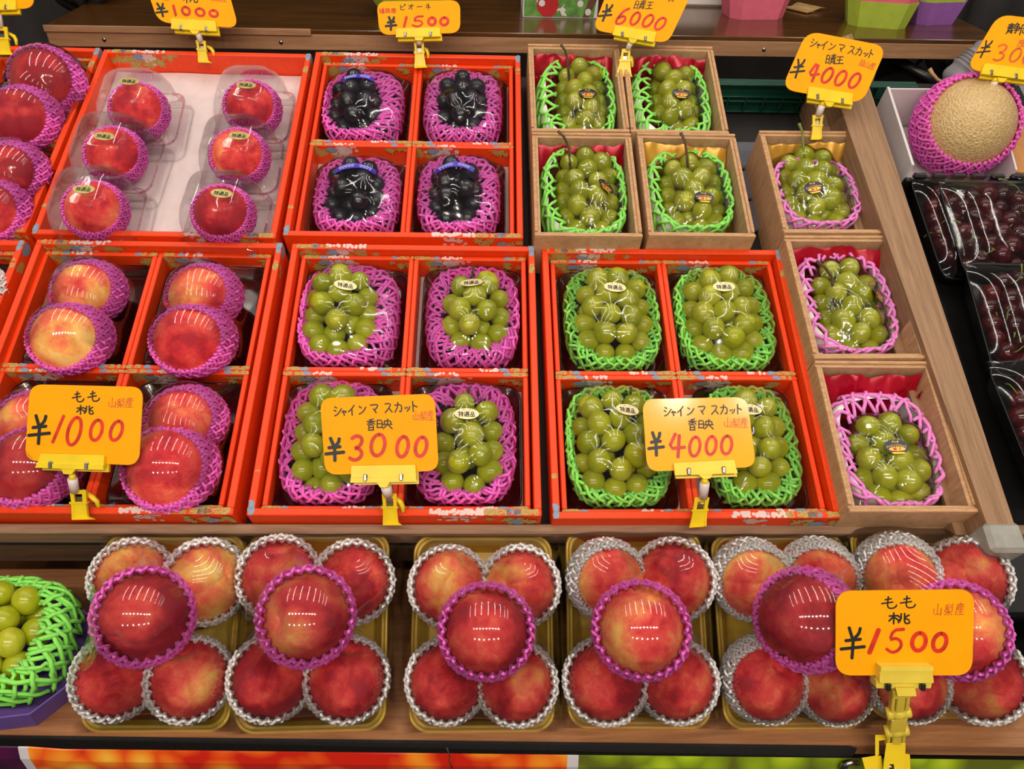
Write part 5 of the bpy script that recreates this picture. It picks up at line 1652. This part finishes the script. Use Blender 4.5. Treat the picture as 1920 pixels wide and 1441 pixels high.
# ------------------------------------------------------------------ cherry trays
def cherry_mesh():
    g = Geo()
    ball(g, 1, 24, 16, (0, 0, 0), lambda th, ph: (1 - .16 * np.exp(-(th / .35) ** 2)) * (1 + .03 * np.cos(2 * ph)))
    return g.mesh('cherry', ['cherry'])
CH = cherry_mesh()
def stem_mesh(seed):
    rg = np.random.default_rng(seed)
    a = rg.uniform(0, 6.28)
    P = [(0, 0, .84)]
    d = np.array([math.cos(a) * .5, math.sin(a) * .5, .5])
    for i in range(6):
        P.append(tuple(np.array(P[-1]) + d * .55))
        d = d + np.array([rg.normal(0, .12), rg.normal(0, .12), -.17])
    g = Geo(); tube(g, P, [.07, .06, .055, .05, .055, .07, .10], 6)
    return g.mesh('cherry_stem', ['stem_green'])
CST = [stem_mesh(s_) for s_ in range(8)]
cn = 0
for i, (px, py, wd, ln_, hz, rot, lab) in enumerate([
    (1704, 330, .115, .160, -.006, 2.0, 'half hidden upslope beside the rail'),
    (1757, 336, .135, .145, .008, -1.0, 'second one down with many glints'),
    (1905, 332, .130, .150, -.002, -3.0, 'cut by the frame below the kraft box'),
    (1806, 490, .135, .150, .014, -2.0, 'third one down'),
    (1848, 678, .140, .160, .014, 5.0, 'lowest one')]):
    p = bp(px, py, hz + .012)
    Mt = board_frame(p.x, p.y, hz, R_(rot)) @ Matrix.Rotation(R_(3.5), 4, 'X') @ T_((wd / 2, -ln_ / 2, 0))
    t = thing('cherry_tray', 'black tray of wrapped dark cherries, the ' + lab, 'tray', Mt, 'black cherry trays')
    g = Geo()
    a, b = wd / 2, ln_ / 2
    lv = [(a - .012, b - .012, -.016, .010), (a - .010, b - .010, -.016, .012), (a - .002, b - .002, .011, .016), (a, b, .012, .017), (a, b, .0105, .017), (a - .0035, b - .0035, .010, .015), (a - .0115, b - .0115, -.0145, .010)]
    V = np.array([[(x_, y_, z_) for x_, y_ in rrect(-A_, -B_, A_, B_, rr, 6)] for A_, B_, z_, rr in lv])
    grid(g, V, 0, wrap=True, flip=True); m = V.shape[1]
    g.add(V[0], [tuple(range(m))[::-1]], 0); g.add(V[-1], [tuple(range(m))], 0)
    build('tray_body', g, 'black_plastic', t)
    rg = np.random.default_rng(300 + i)
    r = .0118
    P = bunch_points(wd - .018, ln_ - .018, r, -.0135, .022, 310 + i)
    balls = []
    for q in P:
        wpt = Mt @ Vector(q)
        balls.append((q[0], q[1], q[2], r * 1.08))
        cpt = M_CAM.inverted() @ wpt
        if 960 + F_PX * cpt.x / -cpt.z > 1945:
            continue
        o = bpy.data.objects.new('cherry', CH)
        COL.objects.link(o)
        k = r * (1 + rg.normal(0, .06))
        ax = Vector((rg.normal(0, 1), rg.normal(0, 1), .8))
        o.matrix_world = Mt @ T_(tuple(q)) @ rot_from(ax, rg.random() * 6) @ Matrix.Diagonal((k, k, k, 1))
        tag(o, 'glossy dark cherry under wrap in the cherry tray %s' % lab, 'cherry', 'cherries in the tray ' + lab)
        if cn % 2 == 0:
            s_ = obj('stem', CST[cn % 8], o)
        cn += 1
    wrap_film(t, 'film_wrap', -a, -b, a, b, [(q[0], q[1], q[2], q[3] * 1.1) for q in balls], .0125, 'film_cherry', 48, 56, 90, .0015)

# ------------------------------------------------------------------ price cards on clips
def frame_at(p, tilt=0.0, yaw=0.0):
    """card frame at p: x along the card, y up the card, z towards the shopper"""
    z = (M_CAM.to_3x3() @ Vector((0, 0, 1)))
    Rm = Matrix.Rotation(yaw, 3, 'Z') @ Matrix.Rotation(tilt, 3, 'X')
    z = Rm @ z
    x = Vector((0, 0, 1)).cross(z).normalized()
    y = z.cross(x)
    return Matrix(((x.x, y.x, z.x, p.x), (x.y, y.y, z.y, p.y), (x.z, y.z, z.z, p.z), (0, 0, 0, 1)))
ROWP = {'シャインマスカット': [0, .08, .18, .32, .48, .66, .79, .91, 1]}
def price_sign(label, anchor, adepth, corners, rows, jaw, tongue, springs, joint, clamp, off=.022, tilt=0.0, yaw=0.0, rad=21, mat='yellow_clip', card='card', spring_mat='steel'):
    """anchor: pixel of the clamp foot; adepth: its distance; all outlines measured on the photo"""
    pa = CAM + ray(*anchor) * adepth
    cx = sum(c[0] for c in corners) / 4; cy = sum(c[1] for c in corners) / 4
    nz = (M_CAM.to_3x3() @ Vector((0, 0, 1)))
    pc = CAM + ray(cx, cy) * (adepth - off)
    Mc = frame_at(pc, tilt, yaw)
    Mci = Mc.inverted()
    nrm = Mc.to_3x3() @ Vector((0, 0, 1))
    t = thing('price_sign', label, 'price sign', Mc, 'yellow price cards on clips')
    sc = depth(pc) / F_PX
    def loc(px, py):
        q = Mci @ hit(px, py, pc, nrm)
        return (q.x, q.y)
    g = Geo(); prism(g, [loc(*q) for q in rquad(corners, rad)], -.0006, .0006); cardo = build('card', g, card, t)
    g = Geo()
    to3 = lambda x, y, z: (*loc(x, y), z)
    for (txt, xa, ya, xb, yb_, w_, h_, th, mi, sl) in rows:
        n = len(txt)
        rot = math.atan2(yb_ - ya, xb - xa) if n > 1 else 0
        fr = ROWP.get(txt, [k / max(1, n - 1) for k in range(n)])
        for k, ch in enumerate(txt):
            f = fr[k]
            small = .72 if ch in 'ャッ' else 1
            glyph(g, {'毛': 'mo'}.get(ch, ch), xa + (xb - xa) * f, ya + (yb_ - ya) * f + (1 - small) * h_ * .35, w_ * small, h_ * small, th, to3, mi, .0008, sl, rot)
    build('lettering', g, ['ink_black', 'ink_red', 'ink_orange'], cardo)
    # jaw bar with its tongue
    jw = [loc(*q) for q in jaw]
    g = Geo()
    prism(g, [loc(*q) for q in rquad(jaw, 3, 2)], .0009, .0048)
    up = [lerp(np.array(jw[0]), np.array(jw[3]), .72), lerp(np.array(jw[1]), np.array(jw[2]), .72), np.array(jw[2]) + np.array((.0006, -.0006)), np.array(jw[3]) + np.array((-.0006, -.0006))]
    prism(g, [tuple(q) for q in up], .0046, .0062)
    prism(g, [loc(*q) for q in tongue], .0009, .0056)
    bk = [(x + .002, y - .0035) for x, y in jw]
    prism(g, bk, -.0045, -.0009)
    jo = build('clip_jaw', g, mat, t)
    for sx, sy in springs:
        x, y = loc(sx, sy)
        g = Geo(); cbox(g, (x - .0019, y - .0034, -.005), (x + .0019, y + .0034, .0072), .0008); build('spring', g, spring_mat, jo)
    (jx0, jy0, jx1, jy1, jw_) = joint
    a, b = loc(jx0, jy0), loc(jx1, jy1)
    dz = -off
    p0, p1 = Vector((*a, .001)), Vector((*b, .001))
    bz = Mci @ (CAM + ray(jx1, jy1) * (adepth - off * .55))
    g = Geo(); rj = jw_ * sc / 2
    tube(g, [tuple(p0), tuple(p0.lerp(bz, .5)), tuple(bz)], rj, 14); build('swivel_joint', g, 'clear_joint', t)
    g = Geo(); ball(g, rj * .75, 14, 10, tuple(p0 + Vector((0, .002, 0)))); build('joint_ball', g, mat, t)
    # spring clamp on the rim: slotted front plate with flared foot, bent rear lever
    (tl_, tr2, br2, bl2, flare) = clamp
    dtop, dbot = adepth - off * .55, adepth - .004
    P3 = lambda px, py, d: Mci @ (CAM + ray(px, py) * d)
    def plate(pts, th):
        V = [tuple(p + Vector((0, 0, th / 2))) for p in pts] + [tuple(p - Vector((0, 0, th / 2))) for p in pts]
        n = len(pts)
        return V, [tuple(range(n)), tuple(range(2 * n - 1, n - 1, -1))] + [(i, n + i, n + (i + 1) % n, (i + 1) % n) for i in range(n)]
    def along(u, v):
        """u across 0..1, v down 0..1 of the clamp's front plate"""
        xl = lerp(tl_[0], bl2[0], v) + 1.5 * math.sin(math.pi * v); xr = lerp(tr2[0], br2[0], v) - 1.5 * math.sin(math.pi * v)
        yy = lerp(lerp(tl_[1], tr2[1], u), lerp(bl2[1], br2[1], u), v)
        return P3(lerp(xl, xr, u), yy, lerp(dtop, dbot, v))
    g = Geo()
    def bar(u0, v0, u1, v1, th=.0022):
        n = 6
        for k in range(n):
            va, vb = lerp(v0, v1, k / n), lerp(v0, v1, (k + 1) / n)
            V, Fc = plate([along(u0, va), along(u0, vb), along(u1, vb), along(u1, va)], th)
            g.add(V, Fc, 0)
    bar(0, 0, .24, .62); bar(.76, 0, 1, .62); bar(.24, 0, .76, .14)
    bar(-.10, .40, 1.08, .47, .0045); bar(.24, .47, .76, .62, .0016); bar(0, .62, 1, 1.0, .002)
    bar(0, .47, .14, 1.0, .0034); bar(.86, .47, 1, 1.0, .0034)
    cl = build('rim_clamp', g, mat, t)
    g = Geo()
    fx_ = 1 if flare >= 0 else 0
    pts = [along(fx_, .15), along(fx_, .45)]
    lever = [along(.5, .05), along(fx_, .25), along(fx_, .48), along(fx_, .62)]
    e = [Vector((0, 0, -.004)), P3(br2[0] + flare * .3, lerp(tr2[1], br2[1], .3), lerp(dtop, dbot, .3)) - along(fx_, .25), P3(br2[0] + flare * .9, lerp(tr2[1], br2[1], .42), lerp(dtop, dbot, .5)) - along(fx_, .48), P3(br2[0] + flare * 1.2, lerp(tr2[1], br2[1], .62), lerp(dtop, dbot, .6)) - along(fx_, .62)]
    Q = [tuple(l_ + d_ + Vector((0, 0, -.004))) for l_, d_ in zip(lever, e)]
    tube(g, Q, [.0018, .0028, .0026, .0018], 6)
    foot = [along(0, .93), along(1, .93), P3(br2[0] + flare, br2[1] + 1, dbot - .004), P3(bl2[0] - max(0, -flare) * 0, bl2[1] + 1, dbot - .004)]
    V, Fc = plate(foot, .002); g.add(V, Fc, 0)
    build('clamp_lever', g, mat, cl)
    g = Geo()
    V, Fc = plate([along(.26, .24) + Vector((0, 0, -.002)), along(.26, .40) + Vector((0, 0, -.002)), along(.74, .40) + Vector((0, 0, -.002)), along(.74, .24) + Vector((0, 0, -.002))], .001)
    g.add(V, Fc, 0); build('clamp_spring', g, 'steel', cl)
    return t
def rimdepth(px, py, h=0.0):
    return depth(MB @ bp(px, py, h))
K, RD, OR = 0, 1, 2
price_sign('yellow card reading momo 1000 clipped on the front rim of the peach box', (150, 965), rimdepth(150, 962),
    [(57, 720), (269, 725), (261, 872), (47, 863)],
    [('毛毛', 147, 744, 176, 743, 23, 21, 2.6, K, 0), ('桃', 160, 768, 160, 768, 32, 17, 2.6, K, 0), ('山梨産', 211, 755, 243, 754, 15, 19, 1.5, OR, .1),
     ('¥', 75, 805, 75, 805, 41, 54, 6.2, K, .05), ('1', 110, 804, 110, 804, 20, 50, 6, RD, .42), ('0', 140, 808, 140, 808, 27, 52, 6.5, RD, .22), ('0', 181.5, 806, 0, 0, 24, 38, 6.5, RD, .2), ('0', 219, 807, 0, 0, 24, 36, 6.5, RD, .25)],
    [(81, 849), (200, 852), (199, 878), (74, 874)], [(119, 874), (150.5, 875), (139, 888), (125, 887)], [(101, 870), (168, 872)],
    (137, 897, 140, 919, 18), ((131, 918), (162, 918), (167, 972), (136, 973), 12))
price_sign('yellow card reading shine muscat 3000 clipped on the pink-net muscat box', (733, 975), rimdepth(733, 970),
    [(600, 746), (815, 737.5), (823, 882), (610, 890)],
    [('シャインマスカット', 634, 770, 777, 761, 17, 20, 2.4, K, 0), ('香', 696, 795.6, 0, 0, 17, 22, 2.3, K, 0), ('映', 721, 794, 0, 0, 30, 19, 2.3, K, 0), ('山梨産', 780, 779, 807, 778, 13, 19, 1.5, OR, 0),
     ('¥', 628, 842, 0, 0, 36, 43, 6.5, K, -.05), ('3', 669, 839, 0, 0, 29, 47, 7, RD, .05), ('0', 709, 834, 0, 0, 29, 40, 7, RD, .12), ('0', 755, 837, 0, 0, 24, 38, 7, RD, .12), ('0', 789.6, 837, 0, 0, 24, 36, 7, RD, .15)],
    [(660, 872), (780, 870), (781.5, 900), (660, 902)], [(706, 900), (734, 900), (726, 912), (714.6, 912)], [(687, 894), (753.6, 893)],
    (724, 912, 728, 926, 20), ((716, 925), (744, 925), (748, 983), (718, 983), 6))
price_sign('shiny yellow card reading shine muscat 4000 clipped on the green-net muscat box', (1306, 980), rimdepth(1306, 972),
    [(1204, 748), (1400, 744), (1417.7, 875), (1213.4, 884)],
    [('シャインマスカット', 1252, 771, 1385, 766.5, 16, 19, 2.3, K, 0), ('香', 1298, 795.6, 0, 0, 17, 22, 2.3, K, 0), ('映', 1323, 795, 0, 0, 29, 19, 2.3, K, 0), ('山梨産', 1364, 792, 1395, 792, 15, 20, 1.5, OR, 0),
     ('¥', 1230, 832, 0, 0, 30, 44, 6, K, -.05), ('4', 1268, 835, 0, 0, 33, 44, 6.5, RD, 0), ('0', 1302.5, 837, 0, 0, 22, 36, 6, RD, .1), ('0', 1333, 835, 0, 0, 21, 34, 6, RD, .1), ('0', 1362, 834, 0, 0, 22, 34, 6, RD, .08)],
    [(1261, 868), (1374.6, 862), (1379, 886), (1264, 890)], [(1304, 887), (1336, 885), (1329, 897), (1317, 898)], [(1289, 884), (1354, 881)],
    (1321, 905, 1318, 931, 18), ((1302, 932), (1330, 932), (1324, 986), (1292, 988), -6), tilt=R_(-8), card='card_gloss')
price_sign('yellow card reading momo 1000 clipped on the upper rim of the clamshell box', (381, 112), rimdepth(381, 97),
    [(262, -60), (417, -58), (448, 53), (297, 42)],
    [('桃', 357.6, -4, 0, 0, 27, 20, 2.2, K, 0), ('山梨産', 400, -4, 420, -3, 11, 14, 1.3, OR, 0), ('山', 304, -6, 0, 0, 9, 14, 1.3, OR, 0), ('梨', 314, -5, 0, 0, 10, 14, 1.3, OR, 0),
     ('¥', 303, 19, 0, 0, 23, 25, 4, K, -.3), ('1', 327.7, 20, 0, 0, 9, 19, 5, RD, -.25), ('0', 349, 21, 0, 0, 16, 15, 5, RD, -.2), ('0', 375.5, 23.4, 0, 0, 18, 14, 5, RD, -.2), ('0', 401, 25.8, 0, 0, 17, 12, 5, RD, -.2)],
    [(322, 37), (406, 42), (409, 61.4), (325, 56.7)], [(357, 58.5), (377, 60), (372, 66.7), (364, 66.6)], [(342.6, 55), (389.5, 58)],
    (372, 63, 376, 77, 11), ((367, 76), (386, 77), (392, 117), (372, 116), 6), off=.016, rad=20)
price_sign('yellow card reading pione 1500 clipped on the upper rim of the black grape box', (788, 122), rimdepth(788, 103),
    [(706, 3), (863, .5), (863, 62), (712, 66)],
    [('ピオーネ', 755, 14, 803, 12.4, 11, 11, 1.4, K, 0), ('福岡産', 716, 21, 738, 20, 10, 9, 1.2, RD, 0),
     ('¥', 733.5, 44.5, 0, 0, 21, 25, 4.5, K, 0), ('1', 760, 41.6, 0, 0, 8, 19, 5, RD, .25), ('5', 783, 40.6, 0, 0, 23, 20, 4, RD, 0), ('0', 810, 40.6, 0, 0, 15, 14, 5.5, RD, .05), ('0', 833, 40.6, 0, 0, 16, 14, 5.5, RD, .08)],
    [(743, 56), (825, 54), (826.6, 71), (744, 72.5)], [(777, 71), (796, 70), (792, 79), (780, 79)], [(761, 68), (808, 67)],
    (786, 74, 786, 82, 12), ((776, 78), (795, 78), (799, 126), (777, 127), 3), off=.016, rad=17)
price_sign('tilted yellow card reading 6000 clipped between the two upslope wooden boxes', (1168, 140), rimdepth(1168, 120, .0233),
    [(1152, -50), (1306, -32), (1252, 82), (1111, 56)],
    [('晴', 1200, 9, 0, 0, 21, 18, 1.5, K, .35), ('王', 1218, 10.4, 0, 0, 14, 14, 1.5, K, .35), ('¥', 1136.5, 24.5, 0, 0, 24, 31, 4, K, .4), ('6', 1166.7, 31, 0, 0, 20, 30, 4.6, RD, .38), ('0', 1191, 35.4, 0, 0, 17, 23, 4.6, RD, .42), ('0', 1215, 39.6, 0, 0, 19, 22, 4.6, RD, .5), ('0', 1238, 45, 0, 0, 19, 22, 4.6, RD, .5),
     ('カ', 1259, -1, 0, 0, 12, 9, 1.5, K, .35)],
    [(1153, 49.5), (1229.7, 63), (1224.5, 82), (1148, 68)], [(1177, 73), (1194, 77), (1188.5, 84), (1180, 83)], [(1166, 67.7), (1209, 76)],
    (1182, 81, 1177, 92, 10), ((1166, 92), (1182, 92), (1184, 143), (1154, 143), 2), off=.016, rad=18)
price_sign('tilted yellow card reading shine muscat 4000 on the gold-lined wooden box by the rail', (1530, 255), rimdepth(1530, 248, .0233),
    [(1512.7, 58), (1663, 87), (1616, 195), (1465, 167)],
    [('シャインマスカット', 1526, 81, 1633, 101, 13, 17, 1.8, K, .15), ('晴', 1557.7, 111, 0, 0, 19, 20, 1.8, K, .2), ('王', 1573.8, 113, 0, 0, 17, 15, 1.8, K, .2), ('岡山産', 1616.5, 118.7, 1635.6, 124, 10, 14, 1.3, OR, .2),
     ('¥', 1496.6, 129, 0, 0, 27, 35, 3.8, K, .3), ('4', 1525.7, 137, 0, 0, 22, 33, 5.2, RD, .35), ('0', 1551, 141.6, 0, 0, 20, 27, 5.2, RD, .45), ('0', 1576, 147, 0, 0, 20, 27, 5.2, RD, .45), ('0', 1602, 151.5, 0, 0, 20, 27, 5.2, RD, .45)],
    [(1514, 164), (1597, 178), (1594, 199), (1511, 186)], [(1542, 192), (1562, 195), (1555.4, 203), (1548, 202)], [(1530, 184), (1576, 192)],
    (1541, 198, 1534, 216, 13), ((1523, 216), (1544, 216), (1540, 261), (1520, 261), -4), off=.018, rad=24)
price_sign('tilted yellow card reading 3000 standing behind the netted melon', (1855, 185), rimdepth(1855, 190, .05),
    [(1872, 27), (2024, 45), (1962, 156), (1811, 129)],
    [('静', 1900.5, 53.7, 0, 0, 25, 20, 2.2, K, .3), ('岡', 1922, 56, 0, 0, 20, 20, 2.2, K, .3), ('産', 1916, 81, 0, 0, 18, 14, 1.4, OR, .3), ('¥', 1846, 92.4, 0, 0, 25, 32, 3, K, .5), ('3', 1876, 98.7, 0, 0, 23, 31, 4, OR, .35), ('0', 1903.7, 103.7, 0, 0, 20, 25, 4, OR, .5), ('0', 1928, 108, 0, 0, 20, 25, 4, OR, .5), ('0', 1952, 113, 0, 0, 20, 25, 4, OR, .5)],
    [(1842.5, 121), (1937, 134), (1929, 154), (1835, 140.5)], [(1866, 148), (1884, 150), (1877.5, 157), (1868.7, 156)], [(1854, 139), (1900, 146)],
    (1864, 153, 1860, 170, 13), ((1850, 168), (1868, 170), (1864, 200), (1846, 198), 2), off=.018, rad=22)
price_sign('yellow card cut by the picture edge clipped on the dark peach box', (8, 98), rimdepth(8, 82),
    [(-100, -70), (55, -76), (66, 16), (-90, 20)], [],
    [(-50, 0), (33, -2), (34, 21), (-49, 23)], [(-18, 20), (2, 19), (-2, 31), (-12, 31)], [(-30, 18), (16, 17)],
    (-4, 27, 0, 51, 14), ((-12, 50), (14, 51), (22, 102), (-8, 102), 5), off=.016, rad=20)

# big articulated clip stand on the lower shelf
ad = depth(Vector(wz(1680, 1395, ZL)))
pcen = CAM + ray(1695, 1185) * (ad - .075)
cr = [(1567, 1107), (1826.5, 1104), (1822, 1265), (1566, 1265)]
Mc = frame_at(pcen, R_(3)); Mci = Mc.inverted(); nrm = Mc.to_3x3() @ Vector((0, 0, 1))
t = thing('price_sign', 'large yellow card reading momo 1500 on a jointed yellow clip stand', 'price sign', Mc, 'yellow price cards on clips')
def loc(px, py):
    q = Mci @ hit(px, py, pcen, nrm)
    return (q.x, q.y)
g = Geo(); prism(g, [loc(*q) for q in rquad(cr, 28, 7)], -.0007, .0007); cardo = build('card', g, 'card', t)
g = Geo()
to3 = lambda x, y, z: (*loc(x, y), z)
for (txt, xa, ya, xb, yb_, w_, h_, th, mi, sl) in [
    ('毛毛', 1666, 1129, 1701, 1128, 30, 24, 2.8, K, 0), ('桃', 1685, 1158, 0, 0, 40, 21, 3.2, K, 0), ('山梨産', 1757, 1142, 1799, 1140, 17, 23, 1.7, OR, .1),
    ('¥', 1599, 1204, 0, 0, 46, 58, 6, K, .05), ('1', 1638, 1201, 0, 0, 22, 44, 9, RD, .4), ('5', 1677, 1200, 0, 0, 34, 45, 6, RD, .1), ('0', 1722, 1202, 0, 0, 29, 33, 8, RD, .12), ('0', 1761, 1203, 0, 0, 28, 33, 8, RD, .18)]:
    for k, ch in enumerate(txt):
        f = k / max(1, len(txt) - 1)
        glyph(g, {'毛': 'mo'}.get(ch, ch), lerp(xa, xb, f) if len(txt) > 1 else xa, lerp(ya, yb_, f) if len(txt) > 1 else ya, w_, h_, th, to3, mi, .0009, sl)
build('lettering', g, ['ink_black', 'ink_red', 'ink_orange'], cardo)
g = Geo()
prism(g, [loc(*q) for q in rquad([(1642, 1243), (1737, 1243), (1741, 1272), (1640, 1272)], 3, 2)], .001, .009)
prism(g, [loc(*q) for q in [(1641, 1240), (1738, 1240), (1738, 1248), (1641, 1248)]], .001, .011)
prism(g, [loc(*q) for q in rquad([(1638, 1270), (1742, 1270), (1740, 1285), (1638, 1285)], 2, 2)], -.006, .005)
prism(g, [loc(*q) for q in [(1672, 1282), (1708, 1282), (1711, 1298), (1676, 1298)]], .002, .007)
jo = build('clip_jaw', g, 'pale_yellow', t)
for sx in (1658, 1722):
    g = Geo(); a = loc(sx - 5, 1287); b = loc(sx + 5, 1273); cbox(g, (*a, .004), (*b, .0095), .001); build('spring', g, 'black_metal', jo)
bz = Mci @ (CAM + ray(1677, 1395) * (ad - .02))
j0 = Vector((*loc(1691, 1290), -.002))
def armp(f):
    return j0.lerp(bz, f)
s_ = depth(pcen) / F_PX
ad_ = (bz - j0).normalized(); ax_ = Vector((1, 0, 0)); ay_ = ad_.cross(ax_).normalized(); ax_ = ay_.cross(ad_)
alen = (bz - j0).length
AM = Matrix(((ax_.x, ay_.x, ad_.x, j0.x), (ax_.y, ay_.y, ad_.y, j0.y), (ax_.z, ay_.z, ad_.z, j0.z), (0, 0, 0, 1)))
def armbox(g, f0, f1, x0, x1, hd):
    cbox(g, (x0, -hd, f0 * alen), (x1, hd, f1 * alen), .0008, 0, AM)
g = Geo(); armbox(g, -.02, .10, -.0082, .0082, .0052); armbox(g, .10, .36, -.0036, .0036, .0042); armbox(g, .10, .36, -.0078, -.0046, .0036); armbox(g, .10, .36, .0046, .0078, .0036)
build('upper_arm', g, 'pale_yellow', t)
for f in (.42, .74):
    g = Geo()
    z_ = f * alen
    for xa, xb, rr in ((-.0102, -.0050, .0056), (-.0048, .0048, .0062), (.0050, .0102, .0056)):
        tube(g, [tuple(AM @ Vector((xa, 0, z_))), tuple(AM @ Vector((xb, 0, z_)))], rr, 16)
    build('knuckle', g, 'pale_yellow', t)
g = Geo(); armbox(g, .46, .70, -.0070, .0070, .0048); build('middle_arm', g, 'pale_yellow', t)
g = Geo(); armbox(g, .77, 1.0, -.0040, .0040, .0048); armbox(g, .79, 1.0, -.0082, -.0052, .0034); armbox(g, .79, 1.0, .0052, .0082, .0034)
build('lower_arm', g, 'pale_yellow', t)
P3 = lambda px, py, d=0.0: Mci @ (CAM + ray(px, py) * (ad - .02 - d))
g = Geo()
def solid_px(poly, d0, d1):
    V = [tuple(P3(x, y, d1)) for x, y in poly] + [tuple(P3(x, y, d0)) for x, y in poly]
    n = len(poly)
    g.add(V, [tuple(range(n))[::-1], tuple(range(n, 2 * n))] + [(i, (i + 1) % n, n + (i + 1) % n, n + i) for i in range(n)])
solid_px([(1662, 1392), (1698, 1392), (1697, 1428), (1692, 1470), (1678, 1470), (1676, 1432), (1668, 1432), (1664, 1470), (1654, 1470), (1657, 1428)], -.006, .008)
solid_px([(1641, 1377), (1663, 1377), (1663, 1386), (1648, 1388), (1648, 1414), (1641, 1418)], -.005, .003)
solid_px([(1616, 1420), (1641, 1416), (1652, 1416), (1658, 1470), (1630, 1470)], -.007, .002)
solid_px([(1697, 1412), (1706, 1414), (1708, 1470), (1692, 1470)], -.010, -.002)
build('stand_clamp', g, 'yellow_clip', t)
g = Geo(); tube(g, [tuple(P3(1661, 1436, .004)), tuple(P3(1676, 1436, .004))], .0026, 8); build('clamp_spring', g, 'steel', t)
